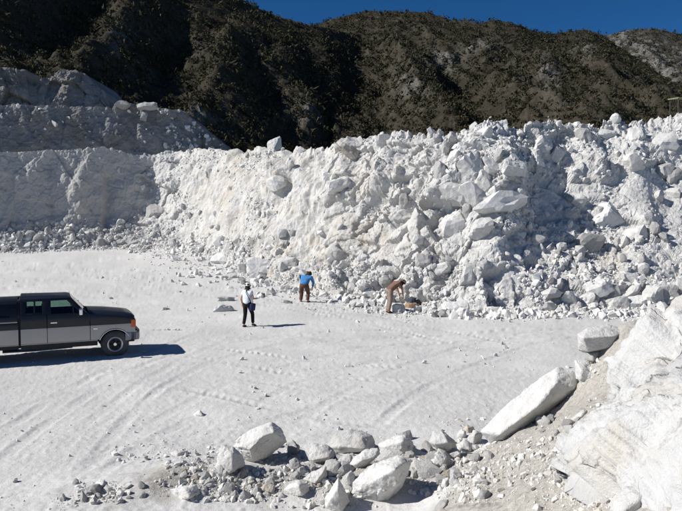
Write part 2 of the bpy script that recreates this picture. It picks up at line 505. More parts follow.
def face_grid():
    u = np.concatenate([np.linspace(-330, -8, 60), np.linspace(-6, 690, 980), np.linspace(693, 1000, 70)])
    S = [np.interp(u, ST[:, 0], ST[:, k]) for k in range(6)]
    for k in range(1, 6):                                   # soften the corners of the plan
        s = S[k].copy()
        for _ in range(14):
            s[1:-1] = (s[:-2] + 2 * s[1:-1] + s[2:]) / 4
        S[k] = s
    Bp = at(u, S[1], S[2]); Tp = at(u, S[3], S[4])
    Bp[:, 2] = H(Bp[:, 0], Bp[:, 1]) - 0.15
    v = np.linspace(0, 1, 225)
    hw = np.interp(v, [0, 0.28, 0.36, 0.9, 1], [0, 0.55, 0.68, 0.96, 1.0]); zw = np.interp(v, [0, 0.28, 0.36, 0.97, 1], [0, 0.23, 0.34, 0.99, 1.0])
    ht = v; zt = 0.30 * v ** 2 + 0.70 * v
    zt = np.where(v > 0.55, zt + 0.05 * np.sin((v - 0.55) / 0.45 * math.pi), zt)
    wl = S[5][None, :]
    hh = ht[:, None] * (1 - wl) + hw[:, None] * wl
    zz = zt[:, None] * (1 - wl) + zw[:, None] * wl
    P = np.empty((len(v), len(u), 3))
    P[..., :2] = Bp[None, :, :2] * (1 - hh[..., None]) + Tp[None, :, :2] * hh[..., None]
    P[..., 2] = Bp[None, :, 2] * (1 - zz) + Tp[None, :, 2] * zz
    du = np.gradient(P, axis=1); dv = np.gradient(P, axis=0)
    n = np.cross(du, dv); n /= np.linalg.norm(n, axis=-1, keepdims=True) + 1e-9
    nh = n.copy(); nh[..., 2] *= 0.85; nh /= np.linalg.norm(nh, axis=-1, keepdims=True)
    # smooth the outward direction along the face
    for _ in range(40):
        nh[:, 1:-1] = (nh[:, :-2] + 2 * nh[:, 1:-1] + nh[:, 2:]) / 4
    px, py, dep = project(P)
    V2 = v[:, None] * np.ones_like(px)
    wall = wl * np.ones_like(px)
    edge = sst(0.0, 0.08, V2)                                  # keep the foot where it is
    # --- sculpted masses, metres outward (+) or inward (-)
    D = np.zeros_like(px)
    def nose(pc, w_l, w_r, y0, y1, h, slant=0.0, soft=22):
        c = pc + slant * (py - 0.5 * (y0 + y1))
        l = np.where(px < c, np.exp(-((px - c) / w_l) ** 2), np.exp(-((px - c) / w_r) ** 2))
        return h * l * sst(y0 - soft * 0.6, y0 + soft, py) * (1 - sst(y1 - soft, y1 + soft * 0.6, py))
    D += nose(498, 50, 20, 150, 218, 1.0, 0.10, 34)            # the big spur with the boulders
    D += nose(496, 40, 15, 205, 292, 0.25, 0.08, 34)
    D += nose(536, 18, 20, 160, 225, -0.45, 0.10, 30)           # hollow in its shadow
    D += nose(594, 16, 9, 126, 196, 0.45, 0.25)
    D += nose(640, 26, 14, 124, 262, 0.35, 0.1, 30)
    D += nose(672, 16, 12, 130, 250, -0.2, -0.3)
    D += nose(424, 10, 8, 145, 228, -0.95, -0.62)              # dark chute running down to the left
    D += nose(448, 12, 14, 130, 250, 0.5, -0.62)
    D += nose(384, 16, 10, 140, 200, 0.9, -0.45)
    D += nose(346, 14, 9, 140, 192, 0.8, -0.2)
    D += nose(282, 12, 9, 152, 200, 0.8, 0.0)
    D += nose(300, 26, 20, 196, 262, -0.5, -0.2, 30)
    D += nose(238, 16, 10, 160, 235, 0.5, -0.15)
    D += nose(150, 8, 12, 150, 215, -0.5, 0.1)
    D += nose(106, 3, 9, 168, 236, -0.55, -0.05)               # cracks in the shaded wall
    D += nose(50, 4, 3, 155, 225, -0.25, 0.03)
    D += nose(80, 18, 6, 160, 225, 0.3, 0.0)
    # --- broken rock at several scales ; diagonal bedding rises to the right on the lit slope
    tal = (1 - wall)
    low = fbm(P / 5.5, 50, 3)
    al = np.stack([(px * 0.0), px * 0.0, px * 0.0], -1)
    t_al = (px * 0.74 - py * 0.67); t_ac = (px * 0.67 + py * 0.74)
    sc = dep / FPX
    q = np.stack([t_al * 0.035, t_ac * 0.13, 0 * px + 3.3], -1)
    bed_zone = sst(255, 300, px) * (1 - sst(430, 470, px)) * sst(150, 180, py)
    q2 = np.stack([t_al * 0.016, t_ac * 0.07, 0 * px + 1.3], -1)
    f1, f2, vv, rn = cells(q, 71)
    bed = (rn[..., 3] - 0.5) * 1.1 + (vv * (rn[..., :3] - 0.5) * 2).sum(-1) * 0.5
    bed2 = perlin(q2, 72)
    D += bed_zone * edge * (0.42 * bed + 0.5 * bed2)
    smooth_zone = np.exp(-(((px - 225) / 34) ** 2 + ((py - 205) / 34) ** 2)) + np.exp(-(((px - 642) / 26) ** 2 + ((py - 195) / 22) ** 2)) \
        + np.exp(-(((px - 386) / 16) ** 2 + ((py - 250 + (px - 386) * 0.9) / 20) ** 2)) + np.exp(-(((px - 300) / 20) ** 2 + ((py - 240) / 24) ** 2)) + 0.9 * np.exp(-(((px - 512) / 13) ** 2 + ((py - 262) / 30) ** 2)) + 0.8 * np.exp(-(((px - 415) / 14) ** 2 + ((py - 222 + (px - 415) * 0.7) / 22) ** 2)) + 0.8 * np.exp(-(((px - 548) / 14) ** 2 + ((py - 205) / 18) ** 2)) + 0.7 * np.exp(-(((px - 345) / 24) ** 2 + ((py - 222) / 20) ** 2)) + 0.8 * np.exp(-(((px - 672) / 18) ** 2 + ((py - 215) / 22) ** 2))
    smooth_zone = np.clip(smooth_zone, 0, 1.0)
    rough = np.clip(1 - 0.85 * smooth_zone, 0.12, 1)
    D += 0.42 * low * edge * (0.4 + 0.6 * tal)
    fine = sst(215, 330, px)
    rough = rough * (1 - 0.3 * sst(535, 575, px))
    D += edge * tal * rough * 0.27 * blocks(P * np.array((1, 1, 0.8)), 2.3, 60, 0.9, 0.6)
    D += edge * tal * rough * (0.06 + 0.22 * fine) * blocks(P, 0.9, 61, 1.0, 0.6)
    D += edge * tal * rough * (1 - fine) * 0.42 * fbm(P / 1.5, 64, 4, 0.6)
    D += tal * rough * 0.32 * fine * blocks(P, 0.36, 62, 1.0, 0.7) * sst(0, 0.03, V2)
    D += tal * rough * 0.10 * fbm(P / 0.7, 63, 3)
    # flutes under the crest of the old chute
    fl = np.stack([px * 0.16, py * 0.02, 0 * px], -1)
    D += 0.30 * np.abs(perlin(fl, 75)) * sst(180, 215, px) * (1 - sst(318, 345, px)) * sst(150, 160, py) * (1 - sst(195, 230, py))
    # the cut wall: large flat blocks with cracks
    D += edge * wall * (0.09 * blocks(P * np.array((1, 1, 0.5)), 3.4, 65, 0.5, 0.4) + 0.10 * blocks(P * np.array((1, 1, 0.6)), 1.3, 66, 0.6, 0.3) + 0.22 * fbm(P * np.array((1, 1, 0.7)) / 1.6, 67, 5, 0.6))
    D += wall * 0.30 * blocks(P, 0.5, 68) * (1 - sst(0.25, 0.38, V2))
    D += tal * 0.05 * fbm(P / 0.25, 69, 2)
    def blur(A):
        B_ = A.copy()
        B_[1:-1] = (A[:-2] + 2 * A[1:-1] + A[2:]) / 4
        C_ = B_.copy()
        C_[:, 1:-1] = (B_[:, :-2] + 2 * B_[:, 1:-1] + B_[:, 2:]) / 4
        return C_
    far_ = (1 - sst(300, 370, px)) * np.clip(1 - 1.6 * wall, 0, 1) * sst(155, 195, px)
    D1 = blur(D); D6 = D1
    for _ in range(9): D6 = blur(D6)
    D = 0.5 * D + 0.5 * D1
    D = D * (1 - far_) + D6 * far_ + far_ * edge * (0.10 * fbm(P / 0.7, 86, 3) + 0.16 * ridged(np.stack([px * 0.12 + py * 0.05, py * 0.03, 0 * px], -1), 87, 3) * sst(150, 165, py))
    P2 = P + nh * D[..., None]
    # uneven crest
    cr = sst(0.86, 1.0, V2)
    lump = blocks(np.stack([P[..., 0], P[..., 1], 0 * px], -1), 1.3, 80, 0.2, 1.0) * 0.35 + 0.22 * fbm(np.stack([px * 0.2, 0 * px, 0 * px], -1), 81, 3)
    P2[..., 2] += cr * lump * (0.35 + 0.65 * sst(170, 330, px) + 0.5 * np.exp(-((px - 90) / 30) ** 2))
    # bench top behind the crest
    back = []
    nb = Tp[:, :2] - Bp[:, :2]; nb /= np.linalg.norm(nb, axis=1)[:, None]
    for k, (dist, dz) in enumerate([(1.0, -0.15), (3.0, -0.3), (8, -0.4), (20, -0.3), (34, 0.2)]):
        r = P2[-1].copy(); r[:, :2] += nb * dist; r[:, 2] = Tp[:, 2] + dz + 0.12 * perlin(r / 1.2, 82)
        back.append(r)
    foot = P2[0].copy(); foot[:, :2] -= nb * 0.3; foot[:, 2] -= 0.6
    G = np.concatenate([foot[None], P2, np.stack(back)], 0)
    st = np.zeros(G.shape[:2])
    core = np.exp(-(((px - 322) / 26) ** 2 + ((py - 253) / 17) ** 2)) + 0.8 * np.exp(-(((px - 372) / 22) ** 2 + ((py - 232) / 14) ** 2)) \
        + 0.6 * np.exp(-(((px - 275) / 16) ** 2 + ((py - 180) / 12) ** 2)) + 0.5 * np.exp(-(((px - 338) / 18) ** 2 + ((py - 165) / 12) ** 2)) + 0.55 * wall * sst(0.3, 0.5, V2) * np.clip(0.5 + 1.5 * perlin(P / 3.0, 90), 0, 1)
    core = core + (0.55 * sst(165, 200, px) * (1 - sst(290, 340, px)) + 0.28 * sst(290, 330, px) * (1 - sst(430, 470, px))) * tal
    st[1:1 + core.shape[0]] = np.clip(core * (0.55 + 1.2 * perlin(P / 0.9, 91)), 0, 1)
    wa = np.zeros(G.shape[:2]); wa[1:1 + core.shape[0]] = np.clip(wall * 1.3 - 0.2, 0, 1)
    return G, st, rough, wall, px, py, wa
face_G, face_st, face_rough, face_wall, face_px, face_py, face_wa = face_grid()
face_F = grid_faces(*face_G.shape[:2])
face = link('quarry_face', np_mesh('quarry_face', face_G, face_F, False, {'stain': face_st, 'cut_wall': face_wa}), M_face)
tag(face, kind='structure')

# ------------------------------------------------------------------ upper benches, in shade
def bench(name, st, base_z, d0, d1, seed, turn, BK=1.0):
    st = np.array(st, float)
    u = np.linspace(st[0, 0], st[-1, 0], 330)
    cy = np.interp(u, st[:, 0], st[:, 1])
    dep1 = d1 + turn * (u - 100) / 100.0
    T = at(u, cy, dep1)
    B = at(u, np.full_like(u, 150.0), dep1 - (d1 - d0)); B[:, 2] = base_z
    v = np.linspace(0, 1, 90)[:, None, None]
    hprof = v ** 1.6
    P = np.concatenate([B[None, :, :2] * (1 - hprof) + T[None, :, :2] * hprof, B[None, :, 2:] * (1 - v) + T[None, :, 2:] * v], -1)
    n = np.array((0.30, -0.95, 0.1))
    D = BK * (0.30 * blocks(P * np.array((1, 1, 0.7)), 4.5, seed, 0.6, 0.6) + 0.22 * blocks(P, 1.6, seed + 1, 0.8, 0.5)) + 0.45 * fbm(P * np.array((1.0, 1.0, 0.6)) / 2.6, seed + 2, 5, 0.6) + 0.10 * blocks(P, 0.6, seed + 6)
    D = D * sst(0, 0.06, v[..., 0])
    P = P + D[..., None] * n
    P[-6:, :, 2] += (np.linspace(0, 1, 6)[:, None]) * 0.35 * fbm(np.stack([u * 0.12, 0 * u, 0 * u], -1), seed + 3, 3)[None, :]
    rows = [P]
    for dist in (1.5, 5.0, 14.0):
        r = P[-1].copy(); r[:, 1] += dist; r[:, 2] -= 0.1
        rows.append(r[None])
    G = np.concatenate(rows, 0)
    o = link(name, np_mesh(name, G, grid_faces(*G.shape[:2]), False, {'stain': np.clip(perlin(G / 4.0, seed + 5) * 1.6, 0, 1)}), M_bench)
    tag(o, kind='structure')
    return G
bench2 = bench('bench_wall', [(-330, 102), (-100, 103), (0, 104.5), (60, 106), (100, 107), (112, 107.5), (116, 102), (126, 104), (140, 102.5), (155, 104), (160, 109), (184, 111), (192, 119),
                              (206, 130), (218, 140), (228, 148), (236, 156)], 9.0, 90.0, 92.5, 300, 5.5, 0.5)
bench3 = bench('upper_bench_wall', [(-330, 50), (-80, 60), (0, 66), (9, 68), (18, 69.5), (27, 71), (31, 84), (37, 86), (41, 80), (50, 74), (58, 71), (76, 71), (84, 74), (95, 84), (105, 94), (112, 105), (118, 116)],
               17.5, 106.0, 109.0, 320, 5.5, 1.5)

# ------------------------------------------------------------------ hills
def hill(name, st, seed, amp, nr=150, nc=330, rocky=None):
    st = np.array(st, float)      # px, base z, base depth, ridge py, ridge depth
    u = np.linspace(st[0, 0], st[-1, 0], nc)
    S = [np.interp(u, st[:, 0], st[:, k]) for k in range(5)]
    for k in range(1, 5):
        s = S[k].copy()
        for _ in range(6):
            s[1:-1] = (s[:-2] + 2 * s[1:-1] + s[2:]) / 4
        S[k] = s
    T = at(u, S[3], S[4]); B = np.stack([(u - CX) / FPX * S[2], S[2], S[1]], -1)
    v = np.linspace(0, 1, nr)[:, None, None]
    P = B[None] * (1 - v) + T[None] * v
    vv = v[..., 0]
    P[..., 2] -= 0.10 * np.sin(vv * math.pi) * (T[:, 2] - B[:, 2])[None]
    env = sst(0, 0.25, vv) * (1 - 0.93 * sst(0.55, 1.0, vv))
    q = np.stack([P[..., 0] / 24.0 + 0.30 * vv, P[..., 1] / 80.0, 0 * P[..., 0]], -1)
    rel = amp * (0.75 * ridged(q, seed, 2, 0.45) - 0.3)
    rel2 = 0.32 * amp * fbm(P[..., :2].repeat(2, -1)[..., [0, 2, 2]] * np.array((1, 1, 0)) / 17.0, seed + 7, 3)
    P[..., 2] += env * (rel + 0.35 * rel2 + 1.2 * ridged(P / 9.0, seed + 41, 3) * 0.8) + (0.35 + 0.65 * env) * (1.2 * ridged(P / 6.0, seed + 11, 4, 0.6) - 0.6)
    P[..., 1] -= env * 0.4 * (rel + rel2)
    rk = np.zeros(P.shape[:2])
    if rocky is not None:
        px, py, _ = project(P)
        rk = np.clip(rocky(px, py) * (0.6 + 1.4 * perlin(P / 5.0, seed + 19)), 0, 1)
        P[..., 2] += rk * np.abs(blocks(P, 4.5, seed + 23)) * 0.5
        P[..., 1] -= rk * blocks(P, 3.5, seed + 29) * 0.6
    rows = [P]
    for dist, dz in ((10, -4), (60, -40), (160, -95)):
        r = P[-1].copy(); r[:, 1] += dist; r[:, 2] += dz
        rows.append(r[None])
    G = np.concatenate(rows, 0)
    ra = np.zeros(G.shape[:2]); ra[:nr] = rk
    o = link(name, np_mesh(name, G, grid_faces(*G.shape[:2]), True, {'rocky': ra}), M_hill)
    tag(o, kind='structure')
    return P
def blob(cx, cy, rx, ry):
    return lambda px, py: np.exp(-(((px - cx) / rx) ** 2 + ((py - cy) / ry) ** 2))
def blobs(*bs):
    fs = [blob(*b) for b in bs]
    return lambda px, py: sum(f(px, py) for f in fs)
hill_left = hill('hill', [(-700, 20, 96, -520, 190), (-300, 20, 98, -390, 185), (-120, 19, 100, -215, 190), (0, 18, 106, -118, 196), (110, 14, 114, -56, 206), (180, 11, 112, -28, 212), (235, 9, 108, -1, 218),  # unseen ridge left of the frame, shaped to cast shade on the slope
                          (262, 9, 116, 13, 222), (300, 9, 128, 26, 230), (330, 9, 140, 30, 240), (352, 9, 150, 34, 250), (400, 8, 165, 75, 255), (460, 6, 180, 140, 260)], 400, 9.0,
                 rocky=blobs((310, 112, 14, 16), (120, 38, 12, 18), (140, 75, 14, 10), (195, 125, 25, 12)))
hill_mid = hill('hill', [(240, 9, 150, 60, 330), (280, 9, 145, 34, 320), (310, 9, 138, 29, 310), (340, 9, 130, 19, 300), (368, 9, 124, 13, 296), (400, 9, 118, 13.5, 290), (430, 9, 112, 15, 284), (455, 9, 108, 22, 280),
                         (480, 9, 105, 24, 278), (495, 9, 104, 21, 276), (515, 9, 103, 26, 276), (540, 9, 102, 34, 278), (555, 9, 102, 35.5, 280), (580, 9, 101, 32, 284), (592, 9, 100, 33, 286), (606, 9, 100, 38, 290),
                         (625, 9, 100, 52, 290), (660, 9, 100, 76, 280), (700, 9, 100, 95, 270), (800, 9, 100, 130, 250)], 500, 10.0,
                rocky=blobs((443, 62, 16, 10), (550, 75, 10, 16), (583, 48, 12, 10), (410, 88, 14, 14), (480, 45, 16, 8)))
hill_right = hill('hill', [(520, 10, 250, 60, 420), (590, 10, 230, 38, 400), (610, 10, 220, 36, 395), (628, 10, 215, 31.5, 392), (655, 10, 205, 30, 390), (682, 10, 200, 36, 390), (720, 10, 190, 33, 390), (850, 10, 170, 20, 400), (1100, 10, 160, 10, 420)], 600, 8.0,
                  rocky=blobs((617, 45, 12, 14), (640, 58, 30, 24), (675, 70, 24, 24)))

# ------------------------------------------------------------------ rays against the built terrain
def bvh_of(V, F):
    return BVHTree.FromPolygons(V.reshape(-1, 3).tolist(), F.tolist())
BV_FACE = bvh_of(face_G, face_F)
BV_GROUND = bvh_of(ground_V, grid_faces(*ground_V.shape[:2]))
def ground_z(x, y):
    out = H(x, y)
    for i in range(len(x)):
        h = BV_GROUND.ray_cast(Vector((x[i], y[i], 30.0)), Vector((0, 0, -1)))[0]
        if h is not None: out[i] = h.z
    return out
def ray_face(px, py):
    d = ray(px, py); L = np.linalg.norm(d)
    loc, nrm, i, t = BV_FACE.ray_cast(Vector(CAM), Vector(d))
    tg = hit_ground(px, py)
    if loc is None or np.linalg.norm(tg - CAM) < (loc - Vector(CAM)).length - 0.3:
        e = 0.15
        nx = -(H(tg[0] + e, tg[1]) - H(tg[0] - e, tg[1])) / (2 * e); ny = -(H(tg[0], tg[1] + e) - H(tg[0], tg[1] - e)) / (2 * e)
        return np.array(tg), np.array(Vector((nx, ny, 1)).normalized())
    if nrm.dot(Vector(d)) > 0: nrm = -nrm
    return np.array(loc), np.array(nrm)

# ------------------------------------------------------------------ rock shapes
_ico = {}
def ico(k):
    if k not in _ico:
        bm = bmesh.new(); bmesh.ops.create_icosphere(bm, subdivisions=k, radius=1.0)
        V = np.array([v.co[:] for v in bm.verts]); F = np.array([[v.index for v in f.verts] for f in bm.faces]); bm.free()
        V /= np.linalg.norm(V, axis=1)[:, None]
        _ico[k] = (V, F)
    return _ico[k]
def poly_radius(Dn, nrm, dist, p):
    t = np.maximum(0, Dn @ nrm.T) / dist[None]
    return (t ** p).sum(1) ** (-1.0 / p)
def rock_shape(seed, k=3, dims=(1, 1, 1), planes=9, p=140, rough=0.04, chip=0.06):
    """angular rock inside a unit ellipsoid scaled by dims : planes cut a ball, then chips and grain"""
    r_ = np.random.default_rng(seed)
    V, F = ico(k)
    nrm = r_.normal(size=(planes, 3)); nrm /= np.linalg.norm(nrm, axis=1)[:, None]
    nrm = np.concatenate([nrm, -nrm[:4], np.eye(3), -np.eye(3)])
    dist = np.concatenate([r_.uniform(0.55, 0.95, planes + 4), np.full(6, 1.0)])
    r = poly_radius(V, nrm, dist, p)
    P = V * r[:, None]
    P = P * (2.0 / (P.max(0) - P.min(0)))
    P -= (P.max(0) + P.min(0)) / 2
    Q = P * np.array(dims)
    q = Q / max(dims)
    d = chip * blocks(q, 0.5, seed * 3 + 1, 1.0, 0.5) * 2 + rough * fbm(q * 2.6, seed * 3 + 2, 4)
    if k > 3: d = d + chip * 0.8 * blocks(q, 0.2, seed * 3 + 5, 1.0, 0.5) * 2
    Q = Q + V * (d * max(dims))[:, None]
    return Q, F
def hull_planes(pts):
    bm = bmesh.new()
    for q in pts: bm.verts.new(q)
    g = bmesh.ops.convex_hull(bm, input=bm.verts[:])
    bm.normal_update()
    c = np.mean([v.co[:] for f in bm.faces for v in f.verts], axis=0)
    nr, ds = [], []
    for f in bm.faces:
        n = np.array(f.normal); d = float(n @ (np.array(f.verts[0].co) - c))
        if d < 0: n, d = -n, -d
        if d > 1e-6: nr.append(n); ds.append(d)
    bm.free()
    return c, np.array(nr), np.array(ds)
def outline_rock(name, outline, depth, thick, seed, mat, front=None, k=5, p=200, rough=0.03, chip=0.055, lean=0.0, inset=0.62, flute=0.0, frac=0.0):
    """a rock with its own outline in the picture, standing at its depth, with real thickness: the outline is its
    widest section and front / back facets close it"""
    o_ = np.array(outline, float)
    c2 = o_.mean(0)
    mid = [at(q[0], q[1], depth + lean * (c2[1] - q[1])) for q in o_]
    s = depth / FPX
    r_ = np.random.default_rng(seed)
    pts = list(mid)
    if front is None:
        st_ = int(r_.integers(3))
        for q in o_[st_::3]:
            w = inset + r_.uniform(-0.25, 0.15)
            q2 = c2 + (q - c2) * w + np.array((0.04, 0.14)) * (o_.max(0) - o_.min(0)) * r_.uniform(0.3, 1)
            pts.append(at(q2[0], q2[1], depth - thick * r_.uniform(0.30, 0.60) + lean * (c2[1] - q2[1])))
    else:
        for fx, fy, fd in front:
            pts.append(at(fx, fy, depth - fd + lean * (c2[1] - fy)))
    for q in o_[::2]:
        q2 = c2 + (q - c2) * 0.6
        pts.append(at(q2[0], q2[1], depth + thick * 0.5 + lean * (c2[1] - q2[1])))
    c, nr, ds = hull_planes(pts)
    pts = np.array(pts) - c
    ext = (pts.max(0) - pts.min(0)) / 2
    V, F = ico(k)
    Dn = V * ext; Dn /= np.linalg.norm(Dn, axis=1)[:, None]
    r = poly_radius(Dn, nr, ds, p)
    P = Dn * r[:, None]
    lo, hi = P.min(0), P.max(0)
    P = (P - (lo + hi) / 2) * (2 * ext / (hi - lo)) + (pts.max(0) + pts.min(0)) / 2
    L = ext.max()
    q = P / L + seed * 1.7
    d = chip * 2 * blocks(q, 0.5, seed + 1, 1.0, 0.5) + rough * fbm(q * 3.0, seed + 2, 5) + chip * 1.3 * blocks(q, 0.17, seed + 3, 1.0, 0.6) + chip * 0.35 * fbm(q * 14, seed + 4, 3)
    if flute:
        ca, sa = math.cos(R(52)), math.sin(R(52))
        fx = (P[:, 0] * sa - P[:, 2] * ca); fy = (P[:, 0] * ca + P[:, 2] * sa)
        fq = np.stack([fx / 0.75, fy / 3.2, P[:, 1] / 2.0], -1)
        d = d + flute * (ridged(fq, seed + 8, 3, 0.5) - 0.4) + flute * 0.9 * perlin(P / 1.1, seed + 9)
        d = d + flute * 0.9 * blocks(P / L, 0.32, seed + 10, 0.8, 0.5)
    if frac:
        tmp_ = np_mesh('tmp', P, F, True); nv_ = np.empty(len(P) * 3, np.float32); tmp_.vertices.foreach_get('normal', nv_); bpy.data.meshes.remove(tmp_); Dn = nv_.reshape(-1, 3).astype(float)
        w_ = P + 0.07 * np.stack([fbm(P / 0.8, seed + 12 + i_, 3) for i_ in range(3)], -1)
        d = d + frac / L * (-0.36 + 0.62 * blocks(w_ * np.array((1.0, 1.0, 0.6)), 1.35, seed + 20, 0.8, 0.5) + 0.22 * blocks(w_, 0.42, seed + 21, 0.9, 0.6) + 0.45 * blocks(w_, 0.13, seed + 22, 1.0, 0.6) * np.clip(0.3 + 2 * perlin(P / 0.7, seed + 24), 0, 1) + 0.07 * fbm(P / 0.12, seed + 23, 3))
    P = P + Dn * (d * L)[:, None]
    me = np_mesh(name, P, F, False)
    me.polygons.foreach_set('use_smooth', np.ones(len(F), bool))
    o = link(name, me, mat); o.location = c
    return o

# ------------------------------------------------------------------ named boulders of the foreground
def boulder(outline, label, depth=None, thick=None, seed=1, mat=M_white, front=None, cat='boulder', group=None, name='boulder', **kw):
    o_ = np.array(outline, float)
    if depth is None:
        k = int(np.argmax(o_[:, 1]))
        g = hit_ground(o_[k, 0], o_[k, 1] - 2)
        w = (o_[:, 0].max() - o_[:, 0].min()) * g[1] / FPX
        h = (o_[:, 1].max() - o_[:, 1].min()) * g[1] / FPX
        th = thick or 0.8 * min(w, h) + 0.1
        depth = g[1] + th * 0.30
        thick = th
    ob = outline_rock(name, outline, depth, thick, seed, mat, front, **kw)
    tag(ob, label, cat, group)
    return ob
boulder([(560, 488), (566, 470), (575, 452), (590, 428), (609, 393), (624, 356), (640, 333), (660, 311), (684, 293), (720, 276), (790, 290), (900, 400), (900, 700), (720, 740), (620, 620), (572, 520)],
        'huge smooth white outcrop with ochre streaks filling the right foreground', 6.9, 3.2, 11, None, k=7, rough=0.008, chip=0.030, p=260, lean=0.010, flute=0.012, frac=0.50,
        front=[(672, 322, 0.9), (645, 385, 1.25), (612, 450, 1.1), (585, 470, .5), (735, 350, 1.9), (690, 430, 1.75), (760, 600, 2.4), (690, 620, 2.0), (640, 560, 1.5)], cat='outcrop', name='white_outcrop')
boulder([(481, 431), (511, 400.5), (536, 381), (558, 366), (573, 372), (580, 384), (577, 394), (560, 406), (536, 419), (525, 432), (508, 447), (492, 444)],
        'long white slab boulder lying tilted up the dirt slope, grey at its upper end', 11.2, 1.0, 12, M_white, k=6,
        front=[(500, 434, 0.34), (536, 408, 0.46), (556, 383, 0.30), (574, 388, 0.16)], rough=0.03, chip=0.035)
boulder([(577, 334), (588, 327.5), (607, 324), (628, 330), (626, 337), (618, 346), (605, 350.5), (591, 354.5), (578, 350)],
        'flat topped cream block balanced at the head of the dirt slope beside the outcrop', 11.3, 0.9, 13, M_white, k=6, rough=0.02, chip=0.025, front=[(583, 338, .38), (616, 336, .34), (611, 347, .30), (588, 351, .30)])
boulder([(574, 360), (586, 361), (597, 366), (599, 379), (594, 389.5), (583, 391), (575.5, 377)], 'cream wedge rock standing under the flat topped block', 11.2, 0.6, 14, M_white)
boulder([(597, 376), (603, 360), (613, 352), (624, 349), (630, 362), (616, 382), (602, 390)], 'cream rock wedged between the flat topped block and the white outcrop', 10.9, 0.7, 15, M_pale)
boulder([(586, 353), (593, 350.5), (602, 352), (602, 360), (592, 363), (586, 360)], 'small grey stone filling the gap under the flat topped block', 11.15, 0.3, 16, M_grey, cat='rock', k=4)
boulder([(232, 447), (243, 434), (258, 427.5), (271, 421.5), (281, 427.5), (287, 442), (276, 449.5), (265, 460), (257, 467), (250, 467), (240, 459)],
        'biggest white boulder left of centre in the foreground rubble, leaning over grey stones', None, 0.85, 17, M_white, k=6,
        front=[(250, 450, 0.36), (262, 437, 0.36), (273, 433, 0.30), (254, 462, 0.22), (242, 447, 0.25)], lean=-0.004)
boulder([(221, 444.5), (226, 446), (233, 446.5), (243, 456), (245, 465), (233, 471.5), (221, 477), (215, 471), (216.5, 459)], 'white pointed boulder leaning on the left side of the biggest foreground boulder', None, 0.6, 18, M_white)
boulder([(171, 489), (184, 485.5), (196, 484), (201, 493), (192, 498), (183, 502.5), (172, 500)], 'low flat faced white rock at the left end of the foreground rubble row', None, 0.5, 19, M_white, cat='rock')
boulder([(287, 443), (293, 440), (300, 446), (299, 452), (294, 458), (288, 456)], 'blue grey rock just right of the biggest foreground boulder', None, 0.35, 20, M_grey, cat='rock')
boulder([(289, 461), (295, 457.5), (300, 461), (302, 471), (297, 476), (290, 474)], 'rounded grey rock in the shade under the blue grey rock', None, 0.35, 21, M_grey, cat='rock', p=28)
boulder([(284, 490), (290, 483), (299, 479.5), (308, 483), (309.5, 490), (303, 496), (291, 497.5)], 'rounded white rock in the middle of the foreground rubble', None, 0.4, 22, M_white, cat='rock', p=28)
boulder([(259, 489), (266, 483), (275, 485), (275, 492), (267, 496), (260, 495)], 'small cream rock below the biggest foreground boulder', None, 0.3, 23, M_tan, cat='rock', k=4)
boulder([(169, 453), (176, 450), (188, 450.5), (187, 455), (176, 457.5), (169, 457)], 'thin flat white rock on the floor left of the foreground boulders', None, 0.3, 24, M_pale, cat='rock', k=4)
boulder([(192, 416), (197, 411), (199.5, 409.5), (203, 413), (207, 417), (199, 418)], 'lone small white pyramid stone out on the quarry floor', None, 0.3, 25, M_white, cat='rock', k=4)
boulder([(92, 488), (97, 480.5), (104, 480), (109, 486), (107, 491), (97, 492)], 'largest white stone in the small rubble heap at bottom left', None, 0.3, 26, M_white, cat='rock', k=4)
boulder([(326, 447), (335, 433), (349, 429), (362, 430), (371, 436), (377, 446), (374, 452), (355, 456), (336, 456)], 'broad low pale boulder half buried behind the foreground rubble', None, 0.7, 27, M_pale, rough=0.05, chip=0.05)
boulder([(304, 446), (314, 443), (326, 444), (334, 449), (337, 457), (330, 467), (320, 467), (309, 460)], 'pale grey block right of the blue grey rock', None, 0.5, 28, M_pale)
boulder([(303, 479), (312, 472), (326, 466), (327, 475), (322, 488), (312, 488)], 'flat grey facet rock leaning in front of the pale grey block', None, 0.35, 29, M_pale, cat='rock')
boulder([(334, 465), (340, 457), (349, 454), (353.5, 459), (346, 466), (337, 469.5)], 'small cream rock squeezed between two pale blocks', None, 0.3, 30, M_pale, cat='rock', k=4)
boulder([(347, 468), (354, 457), (366, 449), (378, 448), (380.5, 454), (370, 463), (352, 475)], 'elongated white block leaning on the large angular boulder', None, 0.4, 31, M_white)
boulder([(378, 444), (388, 439), (403, 434), (411, 439), (414, 449), (409, 457), (395, 457), (381, 452)], 'white block with a bright flat top and shaded right side', None, 0.6, 32, M_white, front=[(384, 447, .2), (403, 441, .28), (399, 455, .3), (409, 451, .22)])
boulder([(351, 494), (353, 482), (363, 472), (375, 463), (388, 458.5), (401, 455.5), (411.5, 459.5), (409, 472), (405, 482), (391, 493), (383, 507), (370, 504), (359, 500)],
        'large angular white boulder at the bottom centre of the foreground', None, 0.8, 33, M_white, k=6, rough=0.035, chip=0.035)
boulder([(338, 478), (344, 487), (350, 501), (343, 511), (334, 514), (325, 511), (325, 497)], 'white pyramid shaped rock at the bottom edge of the foreground', None, 0.45, 34, M_white)
boulder([(409, 474), (411, 464), (419, 457.5), (427, 461), (427.5, 471), (419, 476), (411, 478)], 'white cube like rock on the right of the large angular boulder', None, 0.4, 35, M_white, cat='rock')
boulder([(426, 469), (430, 457), (438, 451.5), (447, 456), (446, 464), (437, 473), (428, 474)], 'white rock under the grey angular rock at the foot of the dirt slope', None, 0.4, 36, M_white, cat='rock')
